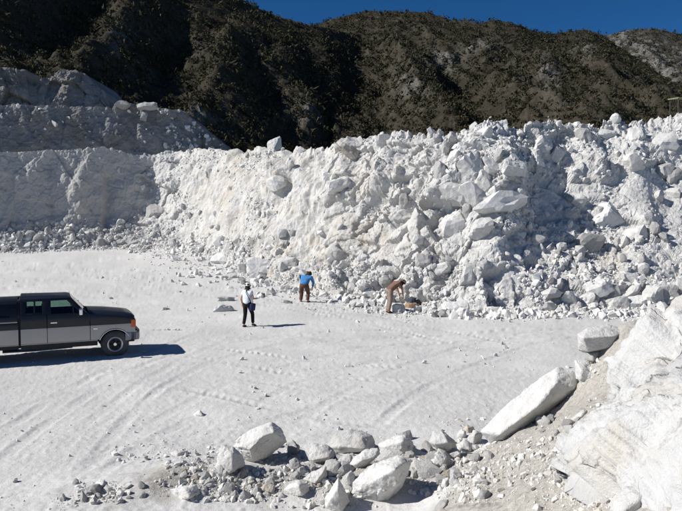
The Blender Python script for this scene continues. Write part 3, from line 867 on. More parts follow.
boulder([(429, 442), (433, 431), (441, 429), (450, 436), (457, 443), (456, 455), (448, 459), (438, 453)], 'grey faced angular rock at the foot of the dirt slope', None, 0.5, 37, M_pale)
boulder([(457, 444), (465, 439), (472, 444), (472, 451), (463, 455), (457, 452)], 'cream rock next to the grey angular rock', None, 0.35, 38, M_pale, cat='rock', k=4)
boulder([(457, 435), (461, 429), (466, 431), (466.5, 438), (460, 441)], 'small bright white stone above the cream rock', None, 0.25, 39, M_white, cat='rock', k=4)
boulder([(463, 429), (467, 424.5), (474, 427), (473, 433), (467, 435)], 'small tan stone at the low end of the long slab', None, 0.25, 40, M_tan, cat='rock', k=4)
boulder([(467, 437), (475, 430), (483, 433), (481, 441), (472, 446), (467, 443)], 'pale rock touching the lower end of the long slab', None, 0.35, 41, M_pale, cat='rock', k=4)
boulder([(461, 480), (466, 472.5), (473, 473.5), (472, 481), (465, 484.5)], 'small dark grey stone on the dirt slope', None, 0.2, 42, M_dark, cat='rock', k=4)
boulder([(477, 496), (481, 489), (489, 489.5), (492, 497), (486, 503), (479, 502)], 'rounded brownish grey stone low on the dirt slope', None, 0.25, 43, M_grey, cat='rock', k=3, p=24)
boulder([(512, 471), (515, 463), (519, 462), (522, 469), (519, 475.5), (513, 476)], 'single bright white stone on the dirt slope below the long slab', None, 0.2, 44, M_white, cat='rock', k=4)
boulder([(435, 507), (440, 500), (448, 499), (450, 507), (443, 514), (436, 514)], 'grey stone at the bottom edge below the dirt slope', None, 0.25, 45, M_grey, cat='rock', k=4)
boulder([(440, 489), (443, 479), (449, 477), (452, 484), (447, 491)], 'small grey stone beside the dirt slope rubble', None, 0.25, 46, M_pale, cat='rock', k=4)
boulder([(581, 495), (584, 481), (588, 479.5), (593.5, 488), (591, 497), (584, 499)], 'white stone with a dark side at the foot of the huge outcrop', 6.45, 0.15, 47, M_white, cat='rock', k=4)
boulder([(609, 511), (613, 497), (625, 487), (640, 486), (655, 492), (662, 505), (660, 520), (630, 526)], 'bluish white boulder at the bottom right, half in dirt', 5.35, 0.5, 48, M_white, rough=0.03)
boulder([(566, 430), (572, 418), (580, 411), (586, 409), (588, 415), (578, 425), (570, 432)], 'small pale stone on the dirt between long slab and outcrop', None, 0.2, 49, M_pale, cat='rock', k=4)

# the outcrop gets its own smooth, streaked stone
def mat_outcrop():
    m, nt, b = new_mat('streaked_white_stone')
    p = wpos(nt)
    mp = N(nt, 'ShaderNodeMapping'); mp.inputs['Rotation'].default_value = (0, R(-38), 0); mp.inputs['Scale'].default_value = (3.2, 1.2, 0.55)
    nt.links.new(p, mp.inputs['Vector'])
    s1 = noise(nt, mp.outputs['Vector'], 1.1, 5, 0.6, 0.4)
    n1 = noise(nt, p, 1.0, 5, 0.6); n2 = noise(nt, p, 6.0, 6, 0.7); n3 = noise(nt, p, 40.0, 4, 0.7)
    c = mixc(nt, ramp(nt, n2, [(0.4, 0.0), (0.75, 0.6)]), (0.55, 0.55, 0.545), (0.47, 0.47, 0.466))
    c = mixc(nt, ramp(nt, s1, [(0.50, 0.0), (0.66, 0.75)]), c, (0.49, 0.455, 0.40))
    c = mixc(nt, ramp(nt, n1, [(0.50, 0.0), (0.62, 0.85)]), c, (0.43, 0.43, 0.425))
    c = mixc(nt, ramp(nt, n3, [(0.26, 0.5), (0.36, 0.0)]), c, (0.30, 0.285, 0.26))
    vd = N(nt, 'ShaderNodeVectorMath', operation='ADD')
    nd = N(nt, 'ShaderNodeTexNoise'); nd.inputs['Scale'].default_value = 1.6; nd.inputs['Detail'].default_value = 6
    nt.links.new(p, nd.inputs['Vector'])
    sc_ = N(nt, 'ShaderNodeVectorMath', operation='SCALE'); sc_.inputs['Scale'].default_value = 0.7
    nt.links.new(nd.outputs['Color'], sc_.inputs[0]); nt.links.new(sc_.outputs[0], vd.inputs[0]); nt.links.new(p, vd.inputs[1])
    vo = N(nt, 'ShaderNodeTexVoronoi', feature='DISTANCE_TO_EDGE'); vo.inputs['Scale'].default_value = 1.25
    nt.links.new(vd.outputs[0], vo.inputs['Vector'])
    crk = mathn(nt, 'MULTIPLY', ramp(nt, vo.outputs['Distance'], [(0.0, 1.0), (0.022, 0.0)]), ramp(nt, n1, [(0.42, 0.0), (0.55, 1.0)]))
    c = mixc(nt, mathn(nt, 'MULTIPLY', crk, 0.7), c, (0.24, 0.22, 0.19))
    setc(nt, b, c, 0.9, 0.12)
    bump(nt, b, [(s1, 0.12), (n2, 0.7), (n3, 0.18), (crk, -0.5)], 0.12, 0.7)
    return m
bpy.data.objects['white_outcrop'].data.materials.append(mat_outcrop())

# ------------------------------------------------------------------ boulders and rocks one can point at on the quarry face
def rnd_rot(r_, flat=False):
    e = r_.uniform(-math.pi, math.pi, 3)
    if flat: e[:2] *= 0.12
    return Euler(e)
def face_rock(box, label=None, seed=0, mat=M_white, name='boulder', cat='boulder', group=None, tiltp=0.0, sink=0.16, k=3):
    """box is the rock's size in the picture ; it is set on the terrain where that spot of the face is"""
    x0, y0, x1, y1 = box
    loc, nrm = ray_face((x0 + x1) / 2, (y0 + y1) / 2)
    s = loc[1] / FPX
    w, h = (x1 - x0) * s / 2, (y1 - y0) * s / 2
    dims = (w * 1.12, 0.9 * min(w, h) + 0.2 * max(w, h), h * 1.12)
    P, F = rock_shape(900 + seed, k, dims, 6, 200, 0.035, 0.06)
    me = np_mesh(name, P, F, False)
    o = link(name, me, mat)
    o.location = loc - nrm * sink * min(w, h)
    o.rotation_euler = (0, R(tiltp), 0)
    tag(o, label, cat, group)
    return o
FR = [
 ((268, 136, 281, 150), 'round white boulder sitting alone on the crest against the dark hill', M_white, 0),
 ((266, 175, 285, 192), 'large pale boulder in the middle of the lit chute below the lone crest boulder', M_pale, 10),
 ((284, 158, 294, 178), 'narrow upright pale boulder high under the crest, right of the lone crest boulder', M_pale, 5),
 ((147, 203, 166, 221), 'dark grey boulder at the corner where the shaded wall meets the lit slope', M_grey, 0),
 ((343, 145, 359, 162), 'cream block jutting out just under the crest', M_tan, -10),
 ((322, 173, 335, 185), 'white block above the long ledge under the crest', M_white, 0),
 ((326, 178, 350, 193), 'long cream ledge boulder with a dark gap beneath it', M_pale, -25),
 ((372, 136, 391, 151), 'broad pale boulder forming the crest left of the dark chute', M_pale, -20),
 ((399, 193, 409, 211), 'upright grey boulder beside the dark chute', M_grey, 10),
 ((427, 135, 441, 150), 'pale block at the top of the dark chute', M_pale, 0),
 ((464, 134, 480, 155), 'tall grey white block near the top of the boulder spur', M_pale, 20),
 ((447, 149, 462, 165), 'flat faced grey block on the left shoulder of the boulder spur', M_pale, 0),
 ((459, 156, 481, 179), 'big bright block in the upper middle of the boulder spur', M_white, -25),
 ((482, 158, 502, 172), 'wide white block right of the big bright block on the spur', M_white, 10),
 ((504, 161, 525, 177), 'white flat topped block at the right edge of the spur above the shadow', M_white, 10),
 ((434, 162, 447, 181), 'grey slab standing at the left foot of the flat faced grey block', M_grey, 15),
 ((445, 179, 470, 205), 'large pale boulder on the left side of the spur, left of the brightest one', M_pale, -30),
 ((461, 182, 483, 210), 'brightest white boulder in the centre of the spur, leaning left', M_white, -35),
 ((476, 170, 489, 190), 'pale upright block squeezed behind the brightest white boulder', M_pale, 15),
 ((487, 185, 499, 201), 'bright white block just above the long low slab of the spur', M_white, 0),
 ((474, 194, 527, 217), 'long low white slab lying across the spur above the hollow', M_white, -8),
 ((512, 189, 526, 201), 'small white block at the right end of the long low slab', M_white, 0),
 ((479, 128, 492, 140), 'white block close under the crest at the head of the spur', M_white, 0),
 ((535, 134, 551, 153), 'white block under the crest right of the spur shadow', M_white, 15),
 ((549, 147, 563, 164), 'white boulder on the rim of the shaded hollow', M_white, 0),
 ((440, 211, 466, 234), 'large white boulder below the left side of the spur', M_white, -20),
 ((469, 221, 491, 241), 'cracked boulder with a dark right side under the long low slab', M_pale, -10),
 ((458, 264, 476, 291), 'tall leaning grey white boulder low on the slope under the spur', M_pale, 30),
 ((474, 283, 498, 301), 'blocky white boulder near the foot of the spur', M_white, 10),
 ((442, 301, 468, 319), 'large white boulder at the foot of the slope right of the bent person', M_white, 0),
 ((431, 263, 452, 277), 'wide white boulder on the lower slope left of the tall leaning one', M_white, 0),
 ((482, 306, 500, 320), 'white rock on the floor edge below the spur', M_white, 0),
 ((570, 193, 585, 208), 'squarish white boulder with a dark side right of the shaded hollow', M_pale, 5),
 ((592, 204, 619, 228), 'biggest white boulder on the right part of the slope', M_white, -20),
 ((575, 128, 590, 143), 'grey block under the crest above the right slope', M_grey, 0),
 ((597, 129, 616, 142), 'wide pale block under the crest right of the grey block', M_pale, 0),
 ((629, 128, 645, 148), 'upright white boulder high on the right slope', M_white, 10),
 ((653, 133, 674, 152), 'large pale grey boulder high on the far right slope', M_pale, 0),
 ((647, 161, 669, 182), 'boulder split into a light and a dark half on the far right slope', M_grey, 20),
 ((624, 157, 644, 176), 'pale sloping boulder left of the split boulder', M_pale, 25),
 ((664, 167, 683, 185), 'grey boulder at the right picture edge below the split boulder', M_grey, -20),
 ((677, 115, 692, 129), 'white boulder on the crest at the right picture edge', M_white, 0),
 ((577, 235, 604, 252), 'wide flat grey boulder in the rubble right of the hollow', M_grey, 5),
 ((628, 227, 646, 244), 'white wedge boulder right of the wide flat grey boulder', M_pale, -20),
 ((609, 296, 626, 317), 'square upright block at the foot of the rubble on the right', M_pale, 0),
 ((624, 295, 646, 312), 'broad white boulder right of the square upright block', M_white, 0),
 ((645, 286, 662, 306), 'tall grey white boulder at the foot, second from the right edge', M_pale, 0),
 ((660, 284, 675, 301), 'grey boulder at the foot of the rubble beside the outcrop edge', M_grey, 0),
 ((586, 280, 611, 297), 'sloping white boulder lying above the foot blocks on the right', M_white, -25),
 ((576, 293, 596, 308), 'white boulder at the foot left of the square upright block', M_white, -10),
 ((562, 291, 579, 306), 'white rock low on the slope, leftmost of the big foot boulders on the right', M_white, 10),
 ((618, 269, 637, 285), 'pale rock in the rubble above the broad white boulder', M_pale, 0),
 ((336, 260, 353, 278), 'pale grey block on the lower slope between the two bent people', M_grey, 10),
 ((357, 253, 366, 264), 'small bright white rock right of the pale grey block', M_white, 0),
 ((363, 288, 377, 299), 'bright white rock at the foot left of the person in the brown shirt', M_white, 0),
 ((389, 303, 405, 320), 'white block on the floor in front of the person in the brown shirt', M_white, 0),
 ((422, 306, 438, 319), 'white rock on the floor right of the person in the brown shirt', M_white, 0),
 ((416, 255, 434, 271), 'rounded grey boulder on the slope above the person in the brown shirt', M_grey, 0),
 ((248, 257, 273, 275), 'largest white boulder at the slope foot behind the walking person', M_white, 0),
 ((238, 264, 253, 281), 'upright grey white boulder left of the largest foot boulder', M_pale, 10),
 ((250, 271, 266, 284), 'grey white rock in front of the largest foot boulder', M_pale, 0),
 ((280, 257, 297, 269), 'low white boulder right of the largest foot boulder', M_pale, -10),
 ((211, 253, 228, 266), 'white boulder at the foot of the lit slope, farthest left of the foot boulders', M_white, 0),
 ((218, 273, 236, 283), 'low white rock on the floor left of the upright grey white boulder', M_white, 0),
 ((299, 262, 310, 275), 'bright white block just behind the person in the blue shirt', M_white, 0),
 ((275, 248, 284, 261), 'cream upright rock above the low white boulder', M_pale, 0),
 ((215, 304, 232, 318), 'white wedge rock on the floor left of the walking person', M_white, 10),
 ((219, 296, 233, 306), 'grey white rock behind the wedge rock on the floor', M_pale, 0),
 ((280, 285, 289, 294), 'small grey white rock between the walking person and the one in blue', M_pale, 0),
 ((257, 293, 265, 301), 'small rounded white stone right beside the walking person', M_white, 0),
 ((280, 299, 292, 307), 'flat grey stone on the floor below the person in blue', M_grey, 0),
 ((162, 307, 169, 313), 'small cream stone on the floor beyond the front of the truck', M_tan, 0),
 ((404, 303, 416, 311), 'small rusty brown rock lying by the feet of the person in the brown shirt', M_rust, 0),
 ((390, 278, 402, 290), None, M_white, 0),
]
for i, (bx, lb, mt, tl) in enumerate(FR):
    if lb is None: continue
    small = (bx[2] - bx[0]) < 15
    face_rock(bx, lb, i, mt, 'rock' if small else 'boulder', 'rock' if small else 'boulder', None, tl)

# ------------------------------------------------------------------ loose rock : shapes shared by all
LOW = []
for k in range(36):
    r_ = np.random.default_rng(4000 + k)
    bm = bmesh.new()
    n = 11 if k < 18 else 15
    q = r_.normal(size=(n, 3)); q /= np.linalg.norm(q, axis=1)[:, None]
    q *= np.array((1, r_.uniform(0.6, 1), r_.uniform(0.5, 0.85))) * r_.uniform(0.85, 1.1, (n, 1))
    for p in q: bm.verts.new(p)
    bmesh.ops.convex_hull(bm, input=bm.verts[:])
    bmesh.ops.delete(bm, geom=[v for v in bm.verts if not v.link_faces], context='VERTS')
    bmesh.ops.triangulate(bm, faces=bm.faces[:])
    bm.verts.index_update()
    LOW.append((np.array([v.co[:] for v in bm.verts]), np.array([[v.index for v in f.verts] for f in bm.faces])))
    bm.free()
def euler_mats(r_, n, tilt=1.0):
    a = r_.uniform(-math.pi, math.pi, (n, 3)) * np.array((tilt, tilt, 1))
    c, s = np.cos(a), np.sin(a)
    Z = np.zeros(n); O = np.ones(n)
    Rx = np.stack([O, Z, Z, Z, c[:, 0], -s[:, 0], Z, s[:, 0], c[:, 0]], -1).reshape(n, 3, 3)
    Ry = np.stack([c[:, 1], Z, s[:, 1], Z, O, Z, -s[:, 1], Z, c[:, 1]], -1).reshape(n, 3, 3)
    Rz = np.stack([c[:, 2], -s[:, 2], Z, s[:, 2], c[:, 2], Z, Z, Z, O], -1).reshape(n, 3, 3)
    return Rz @ Ry @ Rx
def loose(name, pos, size, mat, label, seed, tilt=1.0):
    r_ = np.random.default_rng(seed)
    n = len(pos); lib = r_.integers(0, len(LOW), n); Mx = euler_mats(r_, n, tilt)
    Vs, Fs, off = [], [], 0
    for k in range(len(LOW)):
        sel = np.where(lib == k)[0]
        if not len(sel): continue
        v, f = LOW[k]
        W = np.einsum('nij,vj->nvi', Mx[sel], v) * size[sel, None, None] + pos[sel, None, :]
        Vs.append(W.reshape(-1, 3))
        Fs.append((f[None] + (np.arange(len(sel)) * len(v))[:, None, None] + off).reshape(-1, 3))
        off += len(sel) * len(v)
    o = link(name, np_mesh(name, np.concatenate(Vs), np.concatenate(Fs), False), mat)
    tag(o, label, None, None, 'stuff')
    return o
MED = []
for k in range(14):
    r_ = np.random.default_rng(5000 + k)
    P, F = rock_shape(5000 + k, 2, (1, r_.uniform(0.65, 1.0), r_.uniform(0.5, 0.9)), 7, 120, 0.05, 0.05)
    MED.append(np_mesh('rock', P, F, False))
MEDM = {}
def med_rock(k, mat):
    key = (k, mat.name)
    if key not in MEDM:
        me = MED[k].copy(); me.materials.append(mat); MEDM[key] = me
    return MEDM[key]

# ---- points of the face, weighted by area and by how rocky the spot is
Gc = face_G[1:1 + face_px.shape[0]]
A_ = np.linalg.norm(np.cross(Gc[:-1, 1:] - Gc[:-1, :-1], Gc[1:, :-1] - Gc[:-1, :-1]), axis=-1)
cpx, cpy = face_px[:-1, :-1], face_py[:-1, :-1]
v_ = np.linspace(0, 1, Gc.shape[0])[:-1, None] * np.ones_like(cpx)
clump = np.clip(0.35 + 1.6 * fbm(Gc[:-1, :-1] / 2.2, 130, 3), 0.03, 2)
wt = face_rough[:-1, :-1] ** 2 * clump * (1 - face_wall[:-1, :-1])
wt *= 0.5 + 1.6 * (1 - sst(0.0, 0.35, v_)) + 0.9 * sst(500, 540, cpx) * (1 - sst(0.2, 0.75, v_))
wt *= 0.5 + 0.5 * sst(300, 440, cpx) + 0.9 * sst(150, 175, cpx) * (1 - sst(240, 300, cpx))
wt *= 1 - 0.65 * sst(255, 280, cpx) * (1 - sst(420, 450, cpx)) * sst(0.22, 0.42, v_)
wt += face_wall[:-1, :-1] * (1 - sst(0.20, 0.36, v_)) * 1.1 * clump
wt *= (cpx > -60) & (cpx < 720)
def face_points(n, r_, w):
    p = (A_ * w).ravel(); p = p / p.sum()
    i = r_.choice(len(p), n, p=p)
    a, b = np.unravel_index(i, A_.shape)
    f = r_.random((2, n, 1))
    P = Gc[a, b] + (Gc[a, b + 1] - Gc[a, b]) * f[0] + (Gc[a + 1, b] - Gc[a, b]) * f[1]
    return P, a, b
r_ = np.random.default_rng(77)
P, a, b = face_points(16000, r_, wt)
sz = 0.046 * r_.random(len(P)) ** (-1 / 2.3)
kp_ = np.ones(len(P), bool)
for ppx_, ppy_ in ((304, 302.5), (389.5, 313)):
    g_ = hit_ground(ppx_, ppy_); kp_ &= np.hypot(P[:, 0] - g_[0], P[:, 1] - g_[1]) > 0.7
P, a, b, sz = P[kp_], a[kp_], b[kp_], sz[kp_]
sz = np.clip(sz, 0.04, 0.27) * (1 + 0.35 * face_wall[a, b])
P[:, 2] += sz * 0.02; P[:, 1] -= sz * 0.05
loose('slope_rubble', P, sz, M_rubble, 'grey white broken rock covering the quarry slope', 78)

# landmarks that loose rocks are described by
LANDMARKS = [((274, 143), 'lone crest boulder'), ((275, 183), 'large pale boulder in the lit chute'), ((156, 212), 'dark corner boulder'), ((350, 153), 'cream block under the crest'),
 ((338, 186), 'long cream ledge boulder'), ((381, 143), 'broad crest boulder'), ((404, 202), 'upright grey boulder by the chute'), ((434, 143), 'block atop the dark chute'), ((472, 144), 'tall block on the spur'),
 ((470, 168), 'big bright block of the spur'), ((514, 169), 'flat topped block above the shadow'), ((472, 196), 'brightest boulder of the spur'), ((501, 206), 'long low slab of the spur'),
 ((543, 143), 'block right of the spur shadow'), ((453, 222), 'large boulder below the spur'), ((480, 231), 'cracked boulder under the slab'), ((467, 278), 'tall leaning boulder'), ((486, 292), 'blocky boulder below the spur'),
 ((455, 310), 'large boulder at the spur foot'), ((577, 200), 'squarish boulder by the hollow'), ((605, 216), 'biggest boulder of the right slope'), ((582, 135), 'grey block under the right crest'),
 ((637, 138), 'upright boulder high on the right'), ((663, 142), 'large boulder high at far right'), ((658, 171), 'split light and dark boulder'), ((590, 243), 'wide flat grey boulder'), ((637, 235), 'white wedge boulder'),
 ((617, 306), 'square upright foot block'), ((653, 296), 'tall foot boulder at right'), ((598, 288), 'sloping boulder above the foot blocks'), ((570, 298), 'leftmost big foot boulder at right'),
 ((344, 269), 'pale block between the bent people'), ((370, 293), 'bright rock at the slope foot'), ((425, 263), 'rounded grey boulder'), ((260, 266), 'largest foot boulder'), ((288, 263), 'low white foot boulder'),
 ((219, 259), 'farthest left foot boulder'), ((304, 268), 'bright block behind the blue shirt'), ((60, 235), 'shaded cut wall'), ((10, 235), 'left picture edge'), ((110, 235), 'crack in the cut wall'),
 ((260, 445), 'biggest boulder in front'), ((228, 460), 'pointed leaning boulder in front'), ((186, 493), 'flat faced rock at the row end'), ((293, 449), 'blue grey rock'), ((297, 489), 'rounded white rock in the middle'),
 ((350, 443), 'low half buried boulder'), ((318, 455), 'pale grey block in front'), ((364, 460), 'elongated leaning block'), ((397, 447), 'block with bright flat top'), ((382, 482), 'large angular boulder in front'), ((338, 496), 'white pyramid rock'),
 ((419, 467), 'white cube like rock'), ((443, 443), 'grey faced angular rock'), ((530, 410), 'long slab boulder'), ((466, 478), 'small dark stone on the dirt'), ((484, 496), 'brownish grey stone'), ((517, 469), 'bright stone on the dirt slope'),
 ((345, 24), 'saddle between the hills'), ((493, 21), 'pointed summit of the middle hill'), ((605, 38), 'notch before the far hill'), ((240, 8), 'skyline end of the left hill'), ((75, 70), 'top of the upper bench'), ((145, 103), 'boulders on the bench rim'), ((443, 62), 'pale outcrop on the middle hill'), ((678, 97), 'small shelter'), ((310, 112), 'grey rock patch on the left hill'), ((550, 75), 'rock rib on the middle hill'), ((400, 30), 'rounded top of the middle hill'), ((520, 110), 'hill foot over the spur'), ((20, 10), 'top left picture corner'),
 ((100, 486), 'largest stone of the left heap'), ((602, 340), 'flat topped block'), ((590, 488), 'stone with a dark side'), ((577, 420), 'pale stone on the upper dirt')]
LM = np.array([l[0] for l in LANDMARKS], float)
PENDING = []
def label_later(o, kind, shade, size, group):
    PENDING.append((o, kind, shade, size, group))
ORD = ['', 'second ', 'third ', 'fourth ', 'fifth ', 'sixth ', 'seventh ', 'eighth ', 'ninth ', 'tenth ', 'eleventh ', 'twelfth ', 'thirteenth ', 'fourteenth ', 'fifteenth ', 'sixteenth ']
def write_labels():
    by = {}
    for o, kind, shade, size, group in PENDING:
        px, py, _ = project(np.array(o.location))
        d = LM - np.array((px, py)); r = np.hypot(d[:, 0], d[:, 1]); i = int(np.argmin(r))
        dx, dy = px - LM[i, 0], py - LM[i, 1]
        a_ = 'right of' if dx > 0 else 'left of'
        w_ = 'above' if dy < 0 else 'below'
        if abs(dx) > 2.2 * abs(dy): rel = a_
        elif abs(dy) > 2.2 * abs(dx): rel = w_
        else: rel = w_ + ' and ' + a_
        by.setdefault((shade, size, kind, rel, LANDMARKS[i][1]), []).append((r[i], o, group))
    for (shade, size, kind, rel, lm), L in by.items():
        L.sort(key=lambda t: t[0])
        for k, (_, o, group) in enumerate(L):
            first = (ORD[min(k, 15)] or ('nearest ' if len(L) > 1 else ''))
            tag(o, f'{first}{size} {shade} {kind} {rel} the {lm}', kind, group)
SHADE = {'white_rock': 'white', 'pale_rock': 'pale', 'grey_rock': 'grey', 'tan_rock': 'tan'}

# individual rocks : the larger loose pieces
GROUPS = [
 ('shade', 34, lambda x, y, v, w: (w > 0.5) & (v < 0.34) & (x > -8) & (x < 150), (0.22, 0.55), 'grey rock in the shaded rubble at the foot of the cut wall', 'rocks at the foot of the shaded wall'),
 ('corner', 26, lambda x, y, v, w: (w < 0.5) & (x > 150) & (x < 262) & (v < 0.5), (0.25, 0.5), 'white rock on the far lit slope right of the shaded wall', 'rocks on the far lit slope'),
 ('mid', 40, lambda x, y, v, w: (x > 262) & (x < 440) & (v < 0.45), (0.2, 0.42), 'white rock on the lower lit slope behind the people', 'rocks on the lower lit slope behind the people'),
 ('spur', 36, lambda x, y, v, w: (x > 430) & (x < 545) & (v > 0.02), (0.2, 0.42), 'loose white rock on and around the boulder spur', 'loose rocks on the boulder spur'),
 ('right', 64, lambda x, y, v, w: (x > 545) & (x < 690) & (v < 0.62), (0.2, 0.46), 'white rock in the rubble on the right part of the slope', 'rubble rocks on the right part of the slope'),
 ('crest', 24, lambda x, y, v, w: (x > 225) & (x < 690) & (v > 0.93), (0.2, 0.42), 'pale rock lying along the crest of the quarry slope', 'rocks along the crest'),
]
for gi, (key, n, fn, (s0, s1), lb, gp) in enumerate(GROUPS):
    r_ = np.random.default_rng(200 + gi)
    P, a, b = face_points(n, r_, np.where(fn(cpx, cpy, v_, face_wall[:-1, :-1]), face_rough[:-1, :-1] * (0.3 + clump), 0))
    for q in P:
        s_ = s0 + (s1 - s0) * r_.random() ** 2.2
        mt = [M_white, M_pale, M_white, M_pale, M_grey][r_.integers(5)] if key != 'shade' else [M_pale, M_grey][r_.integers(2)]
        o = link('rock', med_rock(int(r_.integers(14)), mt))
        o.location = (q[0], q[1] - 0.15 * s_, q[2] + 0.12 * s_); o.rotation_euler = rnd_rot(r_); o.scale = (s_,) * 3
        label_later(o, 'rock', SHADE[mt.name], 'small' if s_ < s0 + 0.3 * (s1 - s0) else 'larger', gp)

# ---- rubble at the foot of the slope, on the floor
r_ = np.random.default_rng(91)
u = r_.uniform(-10, 700, 5200)
bx = np.interp(u, np.linspace(0, 1, 2), (0, 1))
foot = Gc[1]; fpx = face_px[0]
fx = np.interp(u, fpx, foot[:, 0]); fy = np.interp(u, fpx, foot[:, 1])
nx = np.interp(u, [0, 130, 170, 420, 450, 700], [0.2, 0.2, -0.85, -0.75, -0.1, 0.0]); ny = -np.sqrt(1 - nx ** 2)
dd = np.abs(r_.normal(size=len(u))) * np.interp(u, [0, 150, 230, 300, 450, 700], [0.8, 0.8, 2.4, 1.5, 0.9, 0.9])
xx, yy = fx + nx * dd, fy + ny * dd
keep = r_.random(len(u)) < np.clip(0.55 + 1.2 * perlin(np.stack([xx / 1.6, yy / 1.6, 0 * xx], -1), 92), 0.08, 1)
for ppx_, ppy_ in ((304, 302.5), (389.5, 313)):
    g_ = hit_ground(ppx_, ppy_); keep &= np.hypot(xx - g_[0], yy - g_[1]) > 0.55
xx, yy = xx[keep], yy[keep]
sz = np.clip(0.05 * r_.random(len(xx)) ** (-1 / 2.0), 0.04, 0.30)
loose('foot_rubble', np.stack([xx, yy, ground_z(xx, yy) + sz * 0.25], -1), sz, M_rubble, 'white rubble spilled along the foot of the slope', 93, 0.5)

# ---- crumbs on the floor
r_ = np.random.default_rng(95)
yy = 1 / r_.uniform(1 / 62, 1 / 8.0, 9000); xx = r_.uniform(-0.58, 0.58, len(yy)) * yy
q = np.stack([xx, yy, 0 * xx], -1)
keep = r_.random(len(xx)) < np.clip(0.15 + 1.5 * fbm(q / 3.0, 96, 3), 0.04, 1)
xx, yy = xx[keep], yy[keep]
sz = np.clip(0.012 * r_.random(len(xx)) ** (-1 / 1.9), 0.010, 0.10) * np.clip(yy / 22, 0.55, 1.3)
loose('floor_stones', np.stack([xx, yy, ground_z(xx, yy) + sz * 0.25], -1), sz, M_rubble, 'small stones and clods strewn over the quarry floor', 97, 0.6)

# ---- foreground rubble : row in front of the camera, small heap at the left, gravel on the dirt slope
def gauss_px(n, cx, cy, rx, ry, r_):
    px = cx + rx * np.clip(r_.normal(size=n), -2, 2); py = np.clip(cy + ry * np.clip(r_.normal(size=n), -1.7, 1.7), 330, 530)
    out = []
    for d in ray(px, py):
        loc = BV_GROUND.ray_cast(Vector(CAM), Vector(d))[0]
        if loc is not None: out.append(loc[:])
    return np.array(out)
r_ = np.random.default_rng(101)
parts = []
for n, cx, cy, rx, ry in [(1250, 236, 486, 22, 9), (420, 285, 465, 12, 12), (500, 200, 466, 16, 10), (600, 320, 480, 30, 16), (420, 430, 470, 22, 14), (380, 104, 492, 13, 6), (90, 165, 486, 12, 6),
                          (60, 66, 503, 8, 4), (800, 462, 482, 26, 12), (650, 510, 458, 26, 12), (260, 552, 428, 16, 18), (420, 560, 482, 26, 16), (160, 592, 370, 8, 8), (160, 150, 455, 24, 6), (200, 470, 430, 20, 8), (70, 168, 311, 8, 3), (120, 560, 470, 16, 20), (220, 615, 478, 18, 10), (260, 590, 500, 14, 8)]:
    parts.append(gauss_px(n, cx, cy, rx, ry, r_))
Q = np.concatenate(parts)
sz = np.clip(0.0095 * r_.random(len(Q)) ** (-1 / 1.8), 0.008, 0.085) * np.where(project(Q)[0] > 490, 0.75, 1.0)
Q[:, 2] += sz * 0.05
loose('foreground_rubble', Q, sz, M_rubble_near, 'grey and cream gravel and broken stones around the foreground boulders', 102)
# larger stones of the foreground, one by one
FG = [(20, 385, 470, 52, 12, 'white block packed between the larger foreground boulders', 'packed blocks of the foreground bank'),
      (10, 445, 460, 22, 12, 'white block at the low end of the dirt slope', 'packed blocks at the low end of the dirt slope'),
      (44, 232, 488, 24, 9, 'grey or cream stone in the rubble below the biggest foreground boulder', 'stones below the biggest foreground boulder'),
      (16, 286, 462, 9, 9, 'grey stone in the shaded heap right of the biggest foreground boulder', 'stones in the shaded foreground heap'),
      (24, 330, 480, 32, 14, 'pale stone between the foreground boulders in the middle', 'stones between the middle foreground boulders'),
      (22, 450, 472, 24, 14, 'stone in the gravel at the low end of the dirt slope', 'stones at the low end of the dirt slope'),
      (16, 102, 491, 20, 7, 'white stone in the small rubble heap at the bottom left', 'stones in the bottom left heap'),
      (12, 560, 415, 14, 12, 'small stone on the dirt slope between the long slab and the outcrop', 'stones on the upper dirt slope')]
for gi, (n, cx, cy, rx, ry, lb, gp) in enumerate(FG):
    r_ = np.random.default_rng(300 + gi)
    for q in gauss_px(n, cx, cy, rx, ry, r_):
        s_ = 0.045 + 0.075 * r_.random() ** 1.8 if gi > 1 else 0.10 + 0.13 * r_.random() ** 1.4
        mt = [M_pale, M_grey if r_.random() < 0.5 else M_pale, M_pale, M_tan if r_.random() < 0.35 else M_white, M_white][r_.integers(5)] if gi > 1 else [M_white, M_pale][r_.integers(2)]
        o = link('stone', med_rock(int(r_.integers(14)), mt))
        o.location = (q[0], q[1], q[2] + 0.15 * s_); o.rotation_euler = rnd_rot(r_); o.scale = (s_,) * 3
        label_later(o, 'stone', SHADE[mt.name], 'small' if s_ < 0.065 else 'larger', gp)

# ------------------------------------------------------------------ chaparral on the hills
def shrub_mesh(name, seed, n, r0=1.0, leaf=0.30, mats=None):
    r_ = np.random.default_rng(seed)
    k = 5
    lob = r_.normal(size=(k, 3)) * np.array((0.42, 0.42, 0.2)) + np.array((0, 0, 0.45)); lr = r_.uniform(0.35, 0.6, k)
    which = r_.integers(0, k, n)
    d = r_.normal(size=(n, 3)); d /= np.linalg.norm(d, axis=1)[:, None]
    c = lob[which] + d * lr[which, None] * r_.uniform(0.55, 1.05, (n, 1))
    c[:, 2] = np.abs(c[:, 2])
    t = r_.normal(size=(n, 3, 3)) * leaf * 0.55 * r_.uniform(0.6, 1.3, (n, 1, 1))
    V = (c[:, None] + t) * r0
    return V.reshape(-1, 3), np.arange(3 * n).reshape(-1, 3)
FARS = [shrub_mesh('shrub', 700 + k, 24, 1.0, 0.44) for k in range(10)]
NEAR = []
for k in range(6):
    V, F = shrub_mesh('shrub', 720 + k, 150, 1.0, 0.24)
    NEAR.append((V, F))
NEARM = {}
